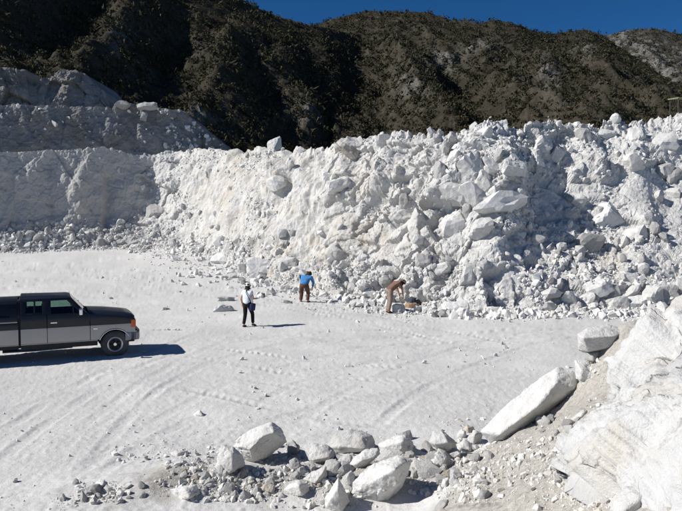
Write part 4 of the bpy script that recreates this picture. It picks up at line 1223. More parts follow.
def near_shrub(k, mat):
    if (k, mat.name) not in NEARM:
        me = np_mesh('shrub', *NEAR[k], False); me.materials.append(mat); NEARM[(k, mat.name)] = me
    return NEARM[(k, mat.name)]
def hill_points(P, n, r_, seed):
    A = np.linalg.norm(np.cross(P[:-1, 1:] - P[:-1, :-1], P[1:, :-1] - P[:-1, :-1]), axis=-1)
    px, py, dep = project(P[:-1, :-1])
    den = np.clip(0.75 + 0.9 * fbm(P[:-1, :-1] / 9.0, seed, 4), 0.45, 1.3) * (px > -70) & (px < 760) if False else np.clip(0.75 + 0.9 * fbm(P[:-1, :-1] / 9.0, seed, 4), 0.45, 1.3) * ((px > -70) & (px < 760) & (py > -60))
    p = (A * den).ravel(); p /= p.sum()
    i = r_.choice(len(p), n, p=p); a, b = np.unravel_index(i, A.shape)
    f = r_.random((2, n, 1))
    return P[a, b] + (P[a, b + 1] - P[a, b]) * f[0] + (P[a + 1, b] - P[a, b]) * f[1]
HL = [(hill_left, 10500, 'shaded left hill', 80), (hill_mid, 17500, 'sunlit middle hill', 150), (hill_right, 3500, 'far right hill', 30)]
for hi, (P, n, nm, n_ind) in enumerate(HL):
    r_ = np.random.default_rng(800 + hi)
    Q = hill_points(P, n, r_, 820 + hi)
    sz = (0.42 + 0.90 * r_.random(n) ** 2.5) * (1.25 if hi == 2 else 1.0)
    px, py, dep = project(Q)
    big = sz / dep * ((px > 2) & (px < 680) & (py > 0) & (py < 140))
    ind = np.argsort(-big)[:n_ind]
    mask = np.ones(n, bool); mask[ind] = False
    dry = r_.random(n) < 0.26
    for dr in (False, True):
        m = mask & (dry == dr)
        Vs, Fs, off = [], [], 0
        lib = r_.integers(0, 10, n)
        for k in range(10):
            sel = np.where(m & (lib == k))[0]
            v, f = FARS[k]
            a_ = r_.uniform(0, 6.28, len(sel)); c_, s_ = np.cos(a_), np.sin(a_)
            W = np.stack([v[None, :, 0] * c_[:, None] - v[None, :, 1] * s_[:, None], v[None, :, 0] * s_[:, None] + v[None, :, 1] * c_[:, None], np.repeat(v[None, :, 2], len(sel), 0)], -1)
            W = W * (sz[sel] * np.where(dr, 0.75, 1.0))[:, None, None] + Q[sel][:, None, :]
            Vs.append(W.reshape(-1, 3)); Fs.append((f[None] + (np.arange(len(sel)) * len(v))[:, None, None] + off).reshape(-1, 3)); off += len(sel) * len(v)
        o = link('chaparral', np_mesh('chaparral', np.concatenate(Vs), np.concatenate(Fs), False), M_leaf2 if dr else M_leaf)
        tag(o, ('dry yellowish' if dr else 'dark green') + ' scrub covering the ' + nm, None, None, 'stuff')
    for i in ind:
        o = link('shrub', near_shrub(int(r_.integers(6)), M_leaf2 if dry[i] else M_leaf))
        o.location = Q[i] - np.array((0, 0, 0.1)); o.scale = (sz[i], sz[i], sz[i] * r_.uniform(0.8, 1.1)); o.rotation_euler = (0, 0, r_.uniform(0, 6.28))
        label_later(o, 'shrub', 'dry yellowish' if dry[i] else 'dark green', 'small' if sz[i] < 1.0 else 'large', 'shrubs on the ' + nm)
write_labels()

# ------------------------------------------------------------------ the pickup truck
def bm_poly(bm, pts_outer, pts_inner):
    a = [bm.verts.new(p) for p in pts_outer]; b = [bm.verts.new(p) for p in pts_inner]
    bm.faces.new(a); bm.faces.new(b[::-1])
    n = len(a)
    for i in range(n):
        bm.faces.new((a[i], b[i], b[(i + 1) % n], a[(i + 1) % n]))
def finish(bm, bevel=0.0, seg=2):
    bmesh.ops.recalc_face_normals(bm, faces=bm.faces[:])
    if bevel:
        es = [e for e in bm.edges if len(e.link_faces) == 2 and e.calc_face_angle(0) > R(25)]
        bmesh.ops.bevel(bm, geom=es, offset=bevel, segments=seg, affect='EDGES', profile=0.6)
    return bm
def box_bm(bm, x0, x1, y0, y1, z0, z1):
    bm_poly(bm, [(x0, y0, z0), (x1, y0, z0), (x1, y1, z0), (x0, y1, z0)], [(x0, y0, z1), (x1, y0, z1), (x1, y1, z1), (x0, y1, z1)])
def part(name, bm, mat, parent, bevel=0.0, smooth=False, seg=2, label=None):
    me = bm_mesh(name, finish(bm, bevel, seg))
    if smooth or bevel:
        me.polygons.foreach_set('use_smooth', np.ones(len(me.polygons), bool))
        if hasattr(me, 'set_sharp_from_angle'): me.set_sharp_from_angle(angle=R(38))
    o = link(name, me, mat, parent)
    if label: o['label'] = label
    return o
def tube_bm(bm, pts, r, n=8):
    rings = []
    pts = [Vector(p) for p in pts]
    for i, p in enumerate(pts):
        t = (pts[min(i + 1, len(pts) - 1)] - pts[max(i - 1, 0)]).normalized()
        q = t.to_track_quat('Z', 'Y')
        rr = r[i] if hasattr(r, '__len__') else r
        rings.append([bm.verts.new(p + q @ Vector((math.cos(a) * rr, math.sin(a) * rr, 0))) for a in [2 * math.pi * k / n for k in range(n)]])
    for a, b in zip(rings, rings[1:]):
        for k in range(n): bm.faces.new((a[k], a[(k + 1) % n], b[(k + 1) % n], b[k]))
    bm.faces.new(rings[0][::-1]); bm.faces.new(rings[-1])
def lathe_bm(bm, prof, axis='Y', n=40, c=(0, 0, 0)):
    rings = []
    for r, h in prof:
        ring = []
        for k in range(n):
            a = 2 * math.pi * k / n
            if axis == 'Y': p = (r * math.cos(a), h, r * math.sin(a))
            else: p = (r * math.cos(a), r * math.sin(a), h)
            ring.append(bm.verts.new((p[0] + c[0], p[1] + c[1], p[2] + c[2])))
        rings.append(ring)
    for a, b in zip(rings, rings[1:]):
        for k in range(n): bm.faces.new((a[k], a[(k + 1) % n], b[(k + 1) % n], b[k]))
    return rings

T_black, nt_, b_ = new_mat('black_paint')
n_ = noise(nt_, opos(nt_), 3.0, 5); setc(nt_, b_, mixc(nt_, n_, (0.006, 0.008, 0.014), (0.016, 0.018, 0.024)), 0.34, 0.28)
b_.inputs['Coat Weight'].default_value = 0.2; b_.inputs['Coat Roughness'].default_value = 0.12
T_silver, nt_, b_ = new_mat('silver_paint')
n_ = noise(nt_, opos(nt_), 2.5, 6, 0.65)
sep_ = N(nt_, 'ShaderNodeSeparateXYZ'); nt_.links.new(opos(nt_), sep_.inputs[0])
dust_ = ramp(nt_, mathn(nt_, 'ADD', sep_.outputs[2], mathn(nt_, 'MULTIPLY', n_, 0.4)), [(0.55, 0.7), (0.95, 0.0)])
setc(nt_, b_, mixc(nt_, dust_, mixc(nt_, n_, (0.33, 0.318, 0.295), (0.40, 0.388, 0.36)), (0.50, 0.49, 0.47)), 0.42, 0.5)
b_.inputs['Metallic'].default_value = 0.15
T_trim = plain('black_trim', (0.018, 0.018, 0.02), 0.65, 0, 0.3, 0.6, 5.0)
T_chrome = plain('chrome', (0.62, 0.62, 0.64), 0.18, 1.0, 0.5, 0.1, 3.0)
T_tyre = plain('tyre_rubber', (0.050, 0.050, 0.052), 0.85, 0, 0.2, 1.3, 3.0)
T_rim = plain('rim_alloy', (0.50, 0.50, 0.50), 0.38, 0.85, 0.5, 0.2, 9.0)
T_amber = plain('amber_lens', (0.55, 0.10, 0.02), 0.25, 0, 0.5)
T_lens = plain('headlight_lens', (0.75, 0.77, 0.78), 0.12, 0.2, 0.6)
T_seat = plain('seat_cloth', (0.035, 0.036, 0.042), 0.9, 0, 0.1, 0.5, 9.0)
T_glass, nt_, b_ = new_mat('window_glass')
nt_.nodes.remove(b_)
tr_ = N(nt_, 'ShaderNodeBsdfTransparent'); tr_.inputs['Color'].default_value = (0.62, 0.72, 0.68, 1)
gl_ = N(nt_, 'ShaderNodeBsdfGlossy'); gl_.inputs['Roughness'].default_value = 0.03
fr_ = N(nt_, 'ShaderNodeFresnel'); fr_.inputs['IOR'].default_value = 1.5
mx_ = N(nt_, 'ShaderNodeMixShader')
nt_.links.new(fr_.outputs[0], mx_.inputs[0]); nt_.links.new(tr_.outputs[0], mx_.inputs[1]); nt_.links.new(gl_.outputs[0], mx_.inputs[2])
nt_.links.new(mx_.outputs[0], [n for n in nt_.nodes if n.type == 'OUTPUT_MATERIAL'][0].inputs['Surface'])
T_dkglass = plain('dark_glass', (0.008, 0.009, 0.011), 0.08, 0, 0.6)

HEADING = R(24)
con_ = hit_ground(115, 355.6)
rot_ = Matrix.Rotation(HEADING, 3, 'Z')
org_ = Vector(con_) - rot_ @ Vector((0, -0.86, 0))
org_.z = float(H(org_.x, org_.y)) - 0.02
truck = empty('pickup_truck', org_, HEADING)
tag(truck, 'black over silver extended cab pickup truck with a black camper shell', 'pickup truck')
def ys(z):
    return float(np.interp(z, [0.3, 0.55, 0.95, 1.42, 1.90], [0.93, 0.975, 0.99, 0.955, 0.775]))
def panel(bm, poly, side, th=0.035, off=0.0):
    o_ = [(x, side * (ys(z) + off), z) for x, z in poly]; i_ = [(x, side * (ys(z) + off - th), z) for x, z in poly]
    bm_poly(bm, o_, i_)
def rect(x0, x1, z0, z1): return [(x0, z0), (x1, z0), (x1, z1), (x0, z1)]
def arch(cx, z, r=0.47, zc=0.40, n=14):
    a0 = math.asin((z - zc) / r)
    return [(cx - r * math.cos(a), zc + r * math.sin(a)) for a in np.linspace(a0, math.pi - a0, n)]
ZT, ZB = 1.02, 0.58
# chassis and hidden volumes
bm = bmesh.new(); box_bm(bm, -5.10, 0.56, -0.60, 0.60, 0.46, 1.0); box_bm(bm, -2.60, -0.52, -0.93, 0.93, 0.42, 1.0); box_bm(bm, -3.40, -2.66, -0.93, 0.93, 0.60, 1.0); box_bm(bm, -5.10, -4.50, -0.93, 0.93, 0.60, 1.0)
box_bm(bm, -0.50, 0.56, -0.90, 0.90, 0.90, 1.18)
part('chassis', bm, T_trim, truck)
bm = bmesh.new(); box_bm(bm, -2.69, -2.585, -0.90, 0.90, 0.46, 1.42); bm_poly(bm, [(-2.69, -0.90, 1.421), (-2.69, 0.90, 1.421), (-2.69, 0.70, 1.84), (-2.69, -0.70, 1.84)], [(-2.615, -0.90, 1.421), (-2.615, 0.90, 1.421), (-2.615, 0.70, 1.84), (-2.615, -0.70, 1.84)]); part('cab_gap_filler', bm, T_trim, truck)  # dark block added to shut out the bright gap behind the cab
bm = bmesh.new(); tube_bm(bm, [(0, -0.80, 0.40), (0, 0.80, 0.40)], 0.05); tube_bm(bm, [(-3.94, -0.80, 0.40), (-3.94, 0.80, 0.40)], 0.06)
part('axle', bm, T_trim, truck, smooth=True)
bm = bmesh.new(); tube_bm(bm, [(-1.2, -0.55, 0.36), (-2.2, -0.62, 0.34), (-3.1, -0.66, 0.36)], 0.05)
part('exhaust_pipe', bm, T_chrome, truck, smooth=True)
# hood
bm = bmesh.new()
prof = [(-0.74, 1.41), (-0.2, 1.37), (0.30, 1.305), (0.52, 1.265), (0.60, 1.215), (0.61, 1.13), (-0.74, 1.13)]
rows = []
for yy in (-0.93, -0.80, -0.40, 0.0, 0.40, 0.80, 0.93):
    crown = 0.030 * (1 - (yy / 0.93) ** 2) - (0.055 if abs(yy) > 0.9 else 0)
    rows.append([bm.verts.new((x - 0.04 * (abs(yy) > 0.9) * (x > 0.4), yy, z + (crown if z > 1.15 else 0))) for x, z in prof])
for a, b in zip(rows, rows[1:]):
    for k in range(len(prof)): bm.faces.new((a[k], a[(k + 1) % len(prof)], b[(k + 1) % len(prof)], b[k]))
bm.faces.new(rows[0]); bm.faces.new(rows[-1][::-1])
part('hood', bm, T_black, truck, smooth=True)
bm = bmesh.new(); box_bm(bm, -0.95, -0.745, -0.90, 0.90, 1.15, 1.405); part('dashboard', bm, T_trim, truck, 0.02)
for side in (-1, 1):
    ar = arch(0, ZB)
    bm = bmesh.new(); panel(bm, [(-0.70, ZT), (-0.70, ZB)] + ar + [(0.58, 0.62), (0.60, 0.70), (0.60, ZT)], side)
    fe = part('fender', bm, T_silver, truck, 0.006)
    bm = bmesh.new(); panel(bm, [(-0.70, ZT + 0.008), (0.60, ZT + 0.008), (0.60, 1.17), (0.54, 1.215), (0.30, 1.255), (-0.20, 1.325), (-0.70, 1.37)], side)
    part('upper_fender', bm, T_black, truck, 0.008)
    bm = bmesh.new(); tube_bm(bm, [(x, side * (ys(z) + 0.012), z) for x, z in arch(0, ZB - 0.02, 0.472, 0.40, 16)], 0.016); part('arch_trim', bm, T_chrome, fe, smooth=True)
    bm = bmesh.new(); box_bm(bm, -0.62, -0.50, side * 0.985 - 0.012, side * 0.985 + 0.012, 0.90, 0.93); part('badge', bm, T_chrome, fe)
    # door with handle, moulding, mirror and window
    bm = bmesh.new(); panel(bm, rect(-1.885, -0.715, ZB, ZT), side)
    dr = part('door', bm, T_silver, truck, 0.006)
    bm = bmesh.new(); panel(bm, [(-1.885, ZT + 0.008), (-0.715, ZT + 0.008), (-0.715, 1.375), (-0.80, 1.42), (-1.885, 1.42)], side); part('upper_door', bm, T_black, dr, 0.006)
    bm = bmesh.new(); box_bm(bm, -1.80, -1.62, side * 0.985 - 0.022, side * 0.985 + 0.022, 1.15, 1.19); part('handle', bm, T_chrome, dr, 0.008)
    bm = bmesh.new(); panel(bm, [(-0.98, 1.43), (-1.33, 1.795), (-1.775, 1.795), (-1.775, 1.43)], side, 0.008, -0.018); part('window', bm, T_glass, dr)
    bm = bmesh.new(); panel(bm, [(-1.155, 1.43), (-1.155, 1.62), (-1.185, 1.64), (-1.185, 1.43)], side, 0.03); part('window_divider', bm, T_trim, dr)
    bm = bmesh.new(); box_bm(bm, -1.02, -0.90, side * 1.05 - 0.03, side * 1.05 + 0.17 * side, 1.40, 1.62) if False else box_bm(bm, -1.02, -0.92, min(side * 1.02, side * 1.22), max(side * 1.02, side * 1.22), 1.38, 1.58)
    mi = part('mirror', bm, T_chrome, dr, 0.03)
    bm = bmesh.new(); tube_bm(bm, [(-0.95, side * 0.95, 1.36), (-0.96, side * 1.05, 1.42)], 0.016); part('mirror_arm', bm, T_trim, mi)
    # rear of the cab
    bm = bmesh.new(); panel(bm, rect(-2.60, -1.90, ZB, ZT), side); part('rear_cab_panel', bm, T_silver, truck, 0.006)
    bm = bmesh.new(); panel(bm, rect(-2.60, -1.90, ZT + 0.008, 1.42), side); part('upper_cab_panel', bm, T_black, truck, 0.006)
    # pillars
    bm = bmesh.new(); panel(bm, [(-0.80, 1.422), (-1.22, 1.87), (-1.34, 1.80), (-0.97, 1.422)], side, 0.06); part('windshield_pillar', bm, T_black, truck, 0.01)
    bm = bmesh.new(); panel(bm, rect(-2.02, -1.78, 1.422, 1.80), side, 0.06); part('door_pillar', bm, T_black, truck, 0.006)
    bm = bmesh.new(); panel(bm, rect(-2.605, -2.46, 1.422, 1.80), side, 0.06); part('rear_pillar', bm, T_black, truck, 0.006)
    bm = bmesh.new(); panel(bm, rect(-2.458, -2.022, 1.422, 1.475), side, 0.06); panel(bm, [(-2.605, 1.802), (-1.34, 1.802), (-1.22, 1.87), (-2.605, 1.87)], side, 0.06); part('roof_rail', bm, T_black, truck, 0.006)
    bm = bmesh.new(); panel(bm, rect(-2.458, -2.022, 1.477, 1.80), side, 0.008, -0.018); part('quarter_window', bm, T_glass, truck)
    bm = bmesh.new(); panel(bm, rect(-2.245, -2.215, 1.477, 1.80), side, 0.03); part('window_divider', bm, T_trim, truck)
    # rocker, bright strip
    bm = bmesh.new(); panel(bm, rect(-2.60, -0.50, 0.40, 0.545), side, 0.1); part('rocker_panel', bm, T_trim, truck, 0.02)
    bm = bmesh.new(); panel(bm, rect(-2.60, -0.50, 0.552, 0.572), side, 0.03); panel(bm, rect(-3.45, -2.66, 0.552, 0.572), side, 0.03); part('bright_strip', bm, T_silver, truck)
    # bed side and camper shell
    ar = arch(-3.94, ZB)
    bm = bmesh.new(); panel(bm, [(-5.12, ZT), (-5.12, ZB)] + ar + [(-2.66, ZB), (-2.66, ZT)], side); bs = part('bed_side', bm, T_silver, truck, 0.006)
    bm = bmesh.new(); panel(bm, rect(-5.12, -2.66, ZT + 0.008, 1.215), side); part('upper_bed_side', bm, T_black, bs, 0.006)
    bm = bmesh.new(); panel(bm, rect(-3.45, -2.66, 0.44, 0.545), side, 0.08); part('lower_bed_side', bm, T_trim, bs, 0.01)
    bm = bmesh.new(); tube_bm(bm, [(x, side * (ys(z) + 0.012), z) for x, z in arch(-3.94, ZB - 0.02, 0.472, 0.40, 16)], 0.016); part('arch_trim', bm, T_chrome, bs, smooth=True)
# camper shell
bm = bmesh.new()
shp = [(-0.955, 1.25), (-0.90, 1.50), (-0.80, 1.76), (-0.68, 1.84), (-0.3, 1.875), (0.3, 1.875), (0.68, 1.84), (0.80, 1.76), (0.90, 1.50), (0.955, 1.25)]
bm_poly(bm, [(-2.68, y, z) for y, z in shp], [(-5.05, y, z) for y, z in shp])
sh = part('camper_shell', bm, T_black, truck, 0.02)
for side in (-1, 1):
    bm = bmesh.new(); bm_poly(bm, [(x, side * (0.925 - (z - 1.38) * 0.24 / 0.6 + 0.012), z) for x, z in rect(-4.85, -2.88, 1.38, 1.66)], [(x, side * (0.925 - (z - 1.38) * 0.24 / 0.6 - 0.01), z) for x, z in rect(-4.85, -2.88, 1.38, 1.66)])
    part('shell_window', bm, T_dkglass, sh)
    bm = bmesh.new(); box_bm(bm, -5.05, -2.68, side * 0.955 - 0.02, side * 0.955 + 0.02, 1.222, 1.252); part('shell_rail', bm, T_silver, sh)
# roof, glass, interior
bm = bmesh.new()
rp = [(-0.775, 1.872), (-0.66, 1.925), (-0.3, 1.945), (0.3, 1.945), (0.66, 1.925), (0.775, 1.872)]
bm_poly(bm, [(-1.21 - 0.10 * (z > 1.9), y, z - 0.02 * (z > 1.9)) for y, z in rp], [(-2.61, y, z) for y, z in rp])
part('roof', bm, T_black, truck, 0.015)
bm = bmesh.new(); bm_poly(bm, [(-0.80, -0.90, 1.41), (-0.80, 0.90, 1.41), (-1.215, 0.72, 1.875), (-1.215, -0.72, 1.875)], [(-0.81, -0.90, 1.41), (-0.81, 0.90, 1.41), (-1.225, 0.72, 1.875), (-1.225, -0.72, 1.875)]); part('windshield', bm, T_glass, truck)
bm = bmesh.new(); bm_poly(bm, [(-2.60, -0.93, 1.0), (-2.60, 0.93, 1.0), (-2.60, 0.93, 1.42), (-2.60, -0.93, 1.42)], [(-2.57, -0.93, 1.0), (-2.57, 0.93, 1.0), (-2.57, 0.93, 1.42), (-2.57, -0.93, 1.42)]); part('cab_back', bm, T_black, truck)
bm = bmesh.new(); bm_poly(bm, [(-2.60, -0.93, 1.43), (-2.60, 0.93, 1.43), (-2.60, 0.76, 1.86), (-2.60, -0.76, 1.86)], [(-2.59, -0.93, 1.43), (-2.59, 0.93, 1.43), (-2.59, 0.76, 1.86), (-2.59, -0.76, 1.86)]); part('rear_window', bm, T_dkglass, truck)
for y0, y1 in ((-0.80, -0.05), (0.05, 0.80)):
    bm = bmesh.new(); box_bm(bm, -1.95, -1.35, y0, y1, 1.0, 1.12); bm_poly(bm, [(-1.80, y0, 1.10), (-1.80, y1, 1.10), (-1.95, y1, 1.56), (-1.95, y0, 1.56)], [(-1.95, y0, 1.10), (-1.95, y1, 1.10), (-2.05, y1, 1.56), (-2.05, y0, 1.56)]); part('seat', bm, T_seat, truck, 0.03)
bm = bmesh.new()
ring = [(0.0 + 0.19 * math.cos(a) * 0.35, 0.19 * math.sin(a), 0.19 * math.cos(a)) for a in np.linspace(0, 2 * math.pi, 25)]
tube_bm(bm, [(-1.16 + x, 0.42 + y, 1.42 + z) for x, y, z in ring], 0.016, 6); tube_bm(bm, [(-1.16, 0.42, 1.42), (-0.9, 0.42, 1.3)], 0.03, 6); part('steering_wheel', bm, T_trim, truck, smooth=True)
# front
bm = bmesh.new(); box_bm(bm, 0.565, 0.60, -0.56, 0.56, 0.80, 1.13)
gr = part('grille', bm, T_trim, truck, 0.01)
for k in range(5):
    bm = bmesh.new(); box_bm(bm, 0.60, 0.615, -0.55, 0.55, 0.83 + k * 0.06, 0.85 + k * 0.06); part('slat', bm, T_chrome, gr)
for side in (-1, 1):
    bm = bmesh.new(); box_bm(bm, 0.56, 0.615, min(side * 0.58, side * 0.86), max(side * 0.58, side * 0.86), 0.90, 1.12); part('headlight', bm, T_lens, truck, 0.02)
    bm = bmesh.new(); box_bm(bm, 0.475, 0.618, min(side * 0.87, side * 1.0), max(side * 0.87, side * 1.0), 0.90, 1.135); part('marker_light', bm, T_amber, truck, 0.015)
bm = bmesh.new()
bp = [(0.30, 1.00), (0.55, 1.01), (0.72, 0.90), (0.79, 0.45)]
pl_ = bp + [(x, -y) for x, y in bp[::-1]]
inn = [(0.30, 0.97), (0.53, 0.97), (0.66, 0.86), (0.70, 0.45)]
pl2 = inn + [(x, -y) for x, y in inn[::-1]]
for i in range(len(pl_) - 1):
    q0, q1, r0, r1 = pl_[i], pl_[i + 1], pl2[i], pl2[i + 1]
    bm_poly(bm, [(q0[0], q0[1], 0.50), (q1[0], q1[1], 0.50), (q1[0], q1[1], 0.74), (q0[0], q0[1], 0.74)], [(r0[0], r0[1], 0.50), (r1[0], r1[1], 0.50), (r1[0], r1[1], 0.74), (r0[0], r0[1], 0.74)])
bmesh.ops.remove_doubles(bm, verts=bm.verts[:], dist=0.001)
part('front_bumper', bm, plain('bumper_chrome', (0.16, 0.17, 0.20), 0.22, 0.9), truck, 0.01)
bm = bmesh.new(); box_bm(bm, 0.35, 0.60, -0.80, 0.80, 0.42, 0.56); part('front_valance', bm, T_trim, truck, 0.03)
bm = bmesh.new(); box_bm(bm, -5.32, -5.14, -0.95, 0.95, 0.50, 0.70); part('rear_bumper', bm, T_chrome, truck, 0.02)
bm = bmesh.new(); box_bm(bm, -5.14, -5.10, -0.95, 0.95, 0.60, 1.21); part('tailgate', bm, T_silver, truck, 0.01)
def wheel(x, side):
    e = None
    bm = bmesh.new()
    pr = [(0.215, -0.12), (0.30, -0.135), (0.365, -0.125), (0.392, -0.10), (0.400, -0.05), (0.400, 0.05), (0.392, 0.10), (0.365, 0.125), (0.30, 0.135), (0.215, 0.12)]
    lathe_bm(bm, pr, 'Y', 48)
    me_t = part('tyre', bm, T_tyre, truck, smooth=True)
    me_t.name = 'wheel'
    me_t.location = (x, side * 0.855, 0.40)
    bm = bmesh.new()
    for k in range(40):
        a = 2 * math.pi * k / 40
        for yy in (-0.075, 0.075):
            c_ = Vector((0.402 * math.cos(a + yy), yy, 0.402 * math.sin(a + yy))); t_ = Vector((-math.sin(a + yy), 0, math.cos(a + yy))); n_ = Vector((math.cos(a + yy), 0, math.sin(a + yy)))
            q = [c_ + t_ * dx * 0.02 + Vector((0, dy * 0.05, 0)) for dx, dy in ((-1, -1), (1, -1), (1, 1), (-1, 1))]
            bm_poly(bm, [v + n_ * 0.008 for v in q], [v - n_ * 0.01 for v in q])
    part('tread', bm, T_tyre, me_t)
    bm = bmesh.new()
    lathe_bm(bm, [(0.228, side * 0.128), (0.205, side * 0.134), (0.182, side * 0.115), (0.172, side * 0.04), (0.0, side * 0.03)], 'Y', 40)
    rim = part('rim', bm, T_rim, me_t, smooth=True)
    bm = bmesh.new()
    lathe_bm(bm, [(0.185, side * 0.045), (0.0, side * 0.05)], 'Y', 40)
    part('rim_shadow_disc', bm, T_trim, me_t).name = 'wheel_shade_disc'  # black disc, painted shade behind the spokes
    bm = bmesh.new()
    for k in range(6):
        a = 2 * math.pi * k / 6 + 0.3
        c_, s_ = math.cos(a), math.sin(a)
        q = [(0.05, -0.025), (0.195, -0.030), (0.195, 0.030), (0.05, 0.025)]
        o1 = [(u * c_ - w * s_, side * (0.105 - 0.015 * (u < 0.1)), u * s_ + w * c_) for u, w in q]
        i1 = [(u * c_ - w * s_, side * 0.065, u * s_ + w * c_) for u, w in q]
        bm_poly(bm, o1, i1)
    part('spokes', bm, T_trim, me_t, 0.005).name = 'wheel_spokes'
    bm = bmesh.new(); lathe_bm(bm, [(0.0, side * 0.125), (0.045, side * 0.12), (0.06, side * 0.07)], 'Y', 24); part('hub', bm, T_chrome, me_t, smooth=True)
for x in (0.0, -3.94):
    for side in (-1, 1): wheel(x, side)

# ------------------------------------------------------------------ people
def skin_obj(name, J, bones, mat, parent=None, level=2, roots=()):
    """one continuous surface grown over a skeleton: J = {joint: (x, y, z, radius)}"""
    keys = list(J); ix = {k: i for i, k in enumerate(keys)}
    me = bpy.data.meshes.new(name)
    me.from_pydata([J[k][:3] for k in keys], [(ix[a], ix[b]) for a, b in bones], [])
    tmp = bpy.data.objects.new(name, me); COL.objects.link(tmp)
    tmp.modifiers.new('skin', 'SKIN').use_smooth_shade = True
    sub = tmp.modifiers.new('sub', 'SUBSURF'); sub.levels = level; sub.render_levels = level
    sv = me.skin_vertices[0].data
    for k in keys:
        r = J[k][3]
        sv[ix[k]].radius = (r, r) if not hasattr(r, '__len__') else r
        sv[ix[k]].use_root = k in roots
    dg = bpy.context.evaluated_depsgraph_get(); dg.update()
    m2 = bpy.data.meshes.new_from_object(tmp.evaluated_get(dg))
    bpy.data.objects.remove(tmp)
    m2.name = name
    m2.materials.clear(); m2.materials.append(mat)
    m2.polygons.foreach_set('use_smooth', np.ones(len(m2.polygons), bool))
    return link(name, m2, None, parent)
def lerp3(a, b, t): return tuple(a[i] + (b[i] - a[i]) * t for i in range(3))
def figure(pose, loc, rz, label, skin, shirt, trousers, shoe, hairm, sleeve=0.55, long_sleeve=False):
    root = empty('person', loc, rz)
    tag(root, label, 'person')
    p = pose
    J = {}; B = []
    def add(k, pos, r, par=None):
        J[k] = (*pos, r)
        if par: B.append((par, k))
    add('pelvis', p['pelvis'], (0.125, 0.09)); add('waist', lerp3(p['pelvis'], p['chest'], 0.45), (0.115, 0.085), 'pelvis'); add('chest', p['chest'], (0.125, 0.085), 'waist')
    add('neck', p['neck'], 0.055, 'chest'); add('jaw', p['jaw'], 0.075, 'neck'); add('head', p['head'], 0.098, 'jaw'); add('crown', p['crown'], 0.075, 'head')
    nose_ = p['nose']; add('nose', nose_, 0.02, 'jaw')
    for s_ in 'LR':
        add('sh' + s_, p['sh' + s_], 0.052, 'chest'); add('el' + s_, p['el' + s_], 0.043, 'sh' + s_); add('wr' + s_, p['wr' + s_], 0.030, 'el' + s_); add('pa' + s_, p['pa' + s_], (0.040, 0.022), 'wr' + s_)
        add('hip' + s_, p['hip' + s_], 0.095, 'pelvis'); add('kn' + s_, p['kn' + s_], 0.062, 'hip' + s_); add('an' + s_, p['an' + s_], 0.043, 'kn' + s_); add('to' + s_, p['to' + s_], 0.036, 'an' + s_)
    roots = ['pelvis']
    for s_ in 'LR':                                   # fingers : five short chains rooted inside the palm
        w, a = Vector(p['wr' + s_]), Vector(p['pa' + s_])
        f = (a - w).normalized(); sidev = f.cross(Vector((0.2, 0.3, 1))).normalized(); curl = f.cross(sidev)
        for q, (off, ln, rr) in enumerate([(-0.030, 0.070, .0090), (-0.010, 0.082, .0092), (0.010, 0.076, .0090), (0.029, 0.060, .0082)]):
            b0 = a + sidev * off; b1 = b0 + f * ln * 0.55 + curl * 0.012; b2 = b1 + f * ln * 0.4 + curl * 0.026
            for n_, pt in enumerate((b0, b1, b2)): add(f'f{s_}{q}{n_}', tuple(pt), rr, f'f{s_}{q}{n_ - 1}' if n_ else None)
            roots.append(f'f{s_}{q}0')
        sg = -1 if s_ == 'L' else 1
        b0 = w.lerp(a, 0.55) + sidev * -0.02; b1 = b0 - sidev * 0.035 + f * 0.03; b2 = b1 - sidev * 0.008 + f * 0.035
        for n_, pt in enumerate((b0, b1, b2)): add(f't{s_}{n_}', tuple(pt), .010, f't{s_}{n_ - 1}' if n_ else None)
        roots.append(f't{s_}0')
    skin_obj('body', J, B, skin, root, 2, roots)
    # shirt
    J, B = {}, []
    add('hem', lerp3(p['pelvis'], p['chest'], -0.22), (0.205, 0.155)); add('waist', lerp3(p['pelvis'], p['chest'], 0.4), (0.185, 0.145), 'hem'); add('chest', p['chest'], (0.195, 0.15), 'waist'); add('collar', lerp3(p['chest'], p['neck'], 0.72), 0.075, 'chest')
    for s_ in 'LR':
        add('sh' + s_, p['sh' + s_], 0.088, 'chest')
        add('sl' + s_, lerp3(p['sh' + s_], p['el' + s_], sleeve), 0.068, 'sh' + s_)
        if long_sleeve:
            add('el' + s_, p['el' + s_], 0.058, 'sl' + s_); add('cu' + s_, lerp3(p['el' + s_], p['wr' + s_], 0.92), 0.045, 'el' + s_)
    skin_obj('shirt', J, B, shirt, root, 2, ['hem'])
    J, B = {}, []
    add('pelvis', p['pelvis'], (0.175, 0.135))
    add('belt', lerp3(p['pelvis'], p['chest'], 0.42), (0.165, 0.125), 'pelvis')
    for s_ in 'LR':
        add('hip' + s_, p['hip' + s_], 0.112, 'pelvis'); add('th' + s_, lerp3(p['hip' + s_], p['kn' + s_], 0.5), 0.098, 'hip' + s_); add('kn' + s_, p['kn' + s_], 0.080, 'th' + s_); add('cf' + s_, lerp3(p['kn' + s_], p['an' + s_], 0.5), 0.074, 'kn' + s_); add('an' + s_, lerp3(p['kn' + s_], p['an' + s_], 0.94), 0.066, 'cf' + s_)
    skin_obj('trousers', J, B, trousers, root, 2, ['pelvis'])
    for s_ in 'LR':
        J, B = {}, []
        a, t = Vector(p['an' + s_]), Vector(p['to' + s_])
        d = (t - a); d.z = 0; d.normalize()
        add('a', tuple(a), 0.052); add('h', tuple(a - d * 0.03 + Vector((0, 0, -0.045))), 0.045, 'a'); add('m', tuple(a.lerp(t, 0.55) + Vector((0, 0, -0.01))), (0.050, 0.040), 'a'); add('t', tuple(t + d * 0.03), (0.046, 0.034), 'm')
        skin_obj('shoe', J, B, shoe, root, 2, ['a'])
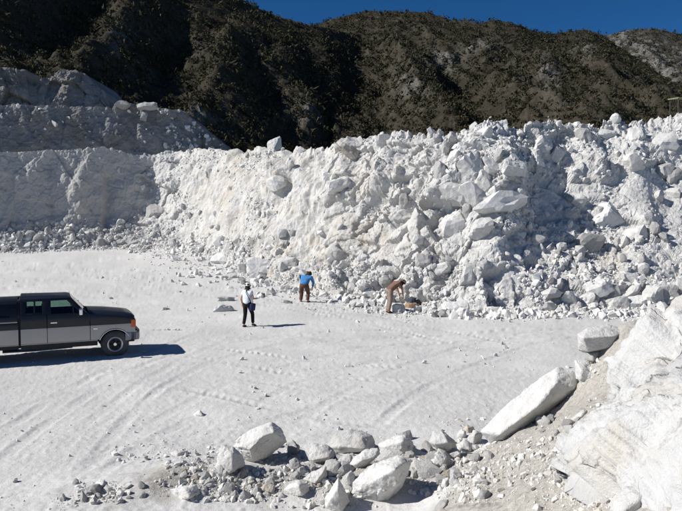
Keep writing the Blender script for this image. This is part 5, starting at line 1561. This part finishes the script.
    # hair : a cap over the back and top of the head
    J, B = {}, []
    h, c, j, n_ = (Vector(p[k]) for k in ('head', 'crown', 'jaw', 'nose'))
    back = (h - n_); back -= (c - j) * (back.dot(c - j) / (c - j).length_squared); back.normalize()
    add('top', tuple(c + back * 0.012), 0.082); add('mid', tuple(h + back * 0.032), 0.098, 'top'); add('low', tuple(j + back * 0.040), 0.066, 'mid')
    skin_obj('hair', J, B, hairm, root, 2, ['mid'])
    return root
S_skin = plain('skin', (0.42, 0.24, 0.16), 0.6, 0, 0.3, 0.15, 12)
S_skin2 = plain('tanned_skin', (0.32, 0.16, 0.10), 0.6, 0, 0.3, 0.15, 12)
S_white = plain('white_cotton', (0.66, 0.70, 0.76), 0.9, 0, 0.1, 0.12, 10)
S_black = plain('black_cloth', (0.012, 0.012, 0.014), 0.9, 0, 0.1, 0.8, 10)
S_blue = plain('blue_cloth', (0.050, 0.170, 0.36), 0.9, 0, 0.1, 0.5, 9)
S_brown = plain('brown_cloth', (0.085, 0.048, 0.032), 0.9, 0, 0.1, 0.6, 9)
S_maroon = plain('maroon_cloth', (0.15, 0.085, 0.065), 0.9, 0, 0.1, 0.5, 9)
S_khaki = plain('grey_khaki_cloth', (0.21, 0.165, 0.135), 0.9, 0, 0.1, 0.4, 9)
S_hair = plain('dark_hair', (0.018, 0.013, 0.010), 0.7, 0, 0.2, 0.6, 30)
S_shoe = plain('dark_shoe', (0.035, 0.027, 0.022), 0.7, 0, 0.3, 0.6, 20)
S_hat = plain('cap_cloth', (0.70, 0.69, 0.66), 0.9, 0, 0.1, 0.1, 20)
S_straw = plain('straw', (0.26, 0.19, 0.11), 0.9, 0, 0.1, 0.5, 40)
S_bag = plain('navy_canvas', (0.014, 0.020, 0.055), 0.85, 0, 0.2, 0.6, 20)
S_hide = plain('dark_strap', (0.03, 0.03, 0.04), 0.8, 0, 0.2, 0.4, 20)

def ground_at(px, py):
    q = hit_ground(px, py)
    return Vector((q[0], q[1], float(H(q[0], q[1])) - 0.01))
def hat(parent, c, up, brim, r, mat, name='hat'):
    up = Vector(up).normalized()
    bm = bmesh.new()
    rings = lathe_bm(bm, [(brim, -0.012), (r * 1.05, 0.0), (r * 1.02, 0.045), (r * 0.86, 0.085), (r * 0.45, 0.108), (0.002, 0.112)], 'Z', 28)
    lathe_bm(bm, [(brim * 0.995, -0.018), (r * 1.0, -0.006), (r * 0.97, 0.04), (r * 0.8, 0.078), (0.002, 0.10)], 'Z', 28)
    o = part(name, bm, mat, parent, smooth=True)
    o.location = c; o.rotation_euler = up.to_track_quat('Z', 'Y').to_euler()
    return o

# walking away with a shoulder bag (faces +Y, a little to the right)
pose1 = dict(pelvis=(0, 0, 0.95), chest=(0, 0.02, 1.27), neck=(0, 0.03, 1.46), jaw=(0, 0.06, 1.53), head=(0, 0.05, 1.61), crown=(0, 0.045, 1.66), nose=(0, 0.155, 1.565),
             shL=(-0.185, 0.02, 1.40), elL=(-0.255, -0.05, 1.13), wrL=(-0.262, 0.06, 0.92), paL=(-0.262, 0.09, 0.85),
             shR=(0.185, 0.02, 1.40), elR=(0.275, -0.02, 1.15), wrR=(0.30, 0.21, 1.13), paR=(0.305, 0.28, 1.14),
             hipL=(-0.09, 0, 0.90), knL=(-0.115, 0.03, 0.49), anL=(-0.12, -0.10, 0.085), toL=(-0.125, 0.07, 0.04),
             hipR=(0.09, 0, 0.90), knR=(0.125, 0.19, 0.52), anR=(0.15, 0.17, 0.11), toR=(0.17, 0.33, 0.045))
g1 = ground_at(247.5, 327)
p1 = figure(pose1, g1, R(-22), 'person in white shirt and black trousers with a white cap walking across the floor', S_skin, S_white, S_black, S_shoe, S_hair)
hat(p1, (0, 0.05, 1.665), (0, 0.05, 1), 0.135, 0.103, S_hat, 'cap')
bag = bmesh.new(); box_bm(bag, -0.06, 0.06, -0.15, 0.15, -0.15, 0.13)
bag_o = link('shoulder_bag', bm_mesh('shoulder_bag', finish(bag, 0.03, 3), True), S_bag)
wm1 = Matrix.Translation(g1) @ Matrix.Rotation(R(-22), 4, 'Z')
bag_o.matrix_world = wm1 @ Matrix.Translation((0.235, 0.0, 0.82)) @ Matrix.Rotation(R(8), 4, 'Y')
tag(bag_o, 'dark navy shoulder bag hanging at the hip of the walking person in white', 'bag')
stp = bmesh.new()
tube_bm(stp, [(-0.02, 0.02, 0.12), (-0.12, 0.13, 0.36), (-0.28, 0.13, 0.55), (-0.365, 0.02, 0.665), (-0.30, -0.13, 0.55), (-0.14, -0.155, 0.36), (-0.02, -0.03, 0.12)], 0.016, 6)
part('strap', stp, S_hide, bag_o, smooth=True)

# bent over the rubble, seen from behind, blue shirt
pose2 = dict(pelvis=(0, 0, 0.80), chest=(0.03, 0.24, 1.06), neck=(0.06, 0.40, 1.16), jaw=(0.07, 0.50, 1.15), head=(0.075, 0.53, 1.20), crown=(0.08, 0.555, 1.245), nose=(0.075, 0.60, 1.12),
             shL=(-0.16, 0.33, 1.12), elL=(-0.20, 0.48, 0.86), wrL=(-0.12, 0.62, 0.66), paL=(-0.10, 0.66, 0.59),
             shR=(0.22, 0.31, 1.10), elR=(0.27, 0.46, 0.84), wrR=(0.20, 0.60, 0.64), paR=(0.18, 0.64, 0.57),
             hipL=(-0.10, 0, 0.78), knL=(-0.13, 0.14, 0.42), anL=(-0.13, 0.0, 0.08), toL=(-0.15, 0.16, 0.04),
             hipR=(0.10, 0, 0.78), knR=(0.13, 0.16, 0.42), anR=(0.14, 0.02, 0.08), toR=(0.17, 0.18, 0.04))
g2 = ground_at(304, 302.5)
p2 = figure(pose2, g2, R(-12), 'person in blue shirt and brown trousers bending over the rubble, seen from behind', S_skin2, S_blue, S_brown, S_shoe, S_hair, 0.55, True)
p2.scale = (1.3, 1.15, 1.13)

# bent to the right with arms hanging, brown shirt
pose3 = dict(pelvis=(0, 0, 0.97), chest=(0.0, 0.25, 1.22), neck=(0.0, 0.40, 1.28), jaw=(0.0, 0.49, 1.21), head=(0.0, 0.53, 1.25), crown=(0.0, 0.565, 1.28), nose=(0.0, 0.565, 1.13),
             shL=(-0.18, 0.33, 1.24), elL=(-0.21, 0.42, 0.97), wrL=(-0.15, 0.48, 0.74), paL=(-0.14, 0.50, 0.67),
             shR=(0.18, 0.33, 1.24), elR=(0.21, 0.44, 0.97), wrR=(0.14, 0.50, 0.75), paR=(0.13, 0.52, 0.68),
             hipL=(-0.09, 0, 0.93), knL=(-0.10, 0.03, 0.50), anL=(-0.10, -0.06, 0.08), toL=(-0.11, 0.10, 0.04),
             hipR=(0.09, 0, 0.93), knR=(0.10, 0.0, 0.50), anR=(0.11, -0.10, 0.08), toR=(0.12, 0.06, 0.04))
g3 = ground_at(389.5, 313)
p3 = figure(pose3, g3, R(-72), 'person in brown shirt and grey tan trousers bending to the right with arms hanging', S_skin2, S_maroon, S_khaki, S_shoe, S_hair, 0.8)
p3.scale = (1.35, 1.2, 1.12)
hat(p3, (0.0, 0.575, 1.275), (0, 0.62, 0.55), 0.13, 0.103, S_straw, 'hat')

# ------------------------------------------------------------------ small shed beyond the crest at the right edge
c_ = at(685.5, 102.0, 92.0)
shed = empty('shelter', c_)
tag(shed, 'small open shelter with a greenish roof just above the crest at the right edge', 'shelter')
bm = bmesh.new(); bm_poly(bm, [(-1.1, -0.2, 0.46), (2.8, -0.2, 0.46), (2.8, -0.2, 0.60), (-1.1, -0.2, 0.60)], [(-1.1, 2.7, 0.76), (2.8, 2.7, 0.76), (2.8, 2.7, 0.9), (-1.1, 2.7, 0.9)]); part('roof', bm, plain('shelter_roof', (0.20, 0.22, 0.13), 0.7, 0, 0.2, 0.2, 2), shed)
post_m = plain('shelter_post', (0.07, 0.065, 0.055), 0.8, 0, 0.2, 0.2, 2)
for x_ in (-0.9, 2.5):
    for y_ in (0.1, 2.4):
        bm = bmesh.new(); box_bm(bm, x_ - 0.06, x_ + 0.06, y_ - 0.06, y_ + 0.06, -9.0, 0.48 + 0.1 * y_); part('post', bm, post_m, shed)

# ------------------------------------------------------------------ pale rocks and debris on the end of the shaded bench
for i, (bx, lb) in enumerate([((115, 100, 131, 108), 'pale boulder on the rim of the shaded bench, left one of two'), ((138, 101, 157, 109), 'larger pale boulder on the rim of the shaded bench, right one of two'), ((139, 110, 148, 120), 'upright pale rock in the shaded bench wall under the rim boulder')]):
    cx_, cy_ = (bx[0] + bx[2]) / 2, (bx[1] + bx[3]) / 2
    d_ = 93.0
    P_, F_ = rock_shape(1500 + i, 3, ((bx[2] - bx[0]) / 2 * d_ / FPX, 0.9, (bx[3] - bx[1]) / 2 * d_ / FPX), 6, 160)
    o = link('boulder', np_mesh('boulder', P_, F_, False), M_grey)  # grey stone puts the partial shade on these pale boulders into their colour
    o.location = at(cx_, cy_ + 1.5, d_ + 0.4)
    tag(o, lb, 'boulder')
r_ = np.random.default_rng(1600)
bi, bj = r_.integers(40, 88, 900), r_.integers(0, 330, 900)
w_ = bench2[bi, bj]; wpx_, wpy_, _ = project(w_)
k_ = (wpx_ > 165) & (wpx_ < 240) | (r_.random(900) < 0.10)
w_ = w_[k_]
loose('bench_debris', w_ - np.array((0, 0.1, 0)), np.clip(0.16 * r_.random(len(w_)) ** -0.5, 0.12, 0.6), M_rubble, 'broken rock scattered over the shaded bench and its right end', 1601)

# ------------------------------------------------------------------ unidentified dark lump by the third person, built in the form of a bag
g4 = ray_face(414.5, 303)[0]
B_mat = plain('dark_blue_grey', (0.035, 0.042, 0.058), 0.9, 0, 0.15, 0.7, 9)
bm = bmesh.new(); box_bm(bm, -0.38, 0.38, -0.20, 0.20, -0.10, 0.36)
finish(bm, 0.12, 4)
me = bm_mesh('dark_lump', bm, True)
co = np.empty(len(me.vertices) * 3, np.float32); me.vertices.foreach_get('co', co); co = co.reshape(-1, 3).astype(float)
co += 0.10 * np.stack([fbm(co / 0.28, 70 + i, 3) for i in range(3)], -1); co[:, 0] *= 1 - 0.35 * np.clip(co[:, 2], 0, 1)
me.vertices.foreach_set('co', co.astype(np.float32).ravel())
rk = link('dark_lump', me, B_mat)
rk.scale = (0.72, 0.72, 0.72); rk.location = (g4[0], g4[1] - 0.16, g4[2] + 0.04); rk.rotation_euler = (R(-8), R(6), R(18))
tag(rk, 'dark blue grey lump lying on the rubble beside the bending person in brown', 'bag')
bm = bmesh.new(); tube_bm(bm, [(-0.18, -0.20, 0.30), (-0.22, -0.30, 0.16), (-0.16, -0.24, 0.0)], 0.022, 6); part('strap', bm, S_hide, rk, smooth=True)  # bent tube against the side of the lump
bm = bmesh.new(); box_bm(bm, -0.20, 0.22, -0.255, -0.19, 0.02, 0.20); part('lump_block', bm, B_mat, rk, 0.03)
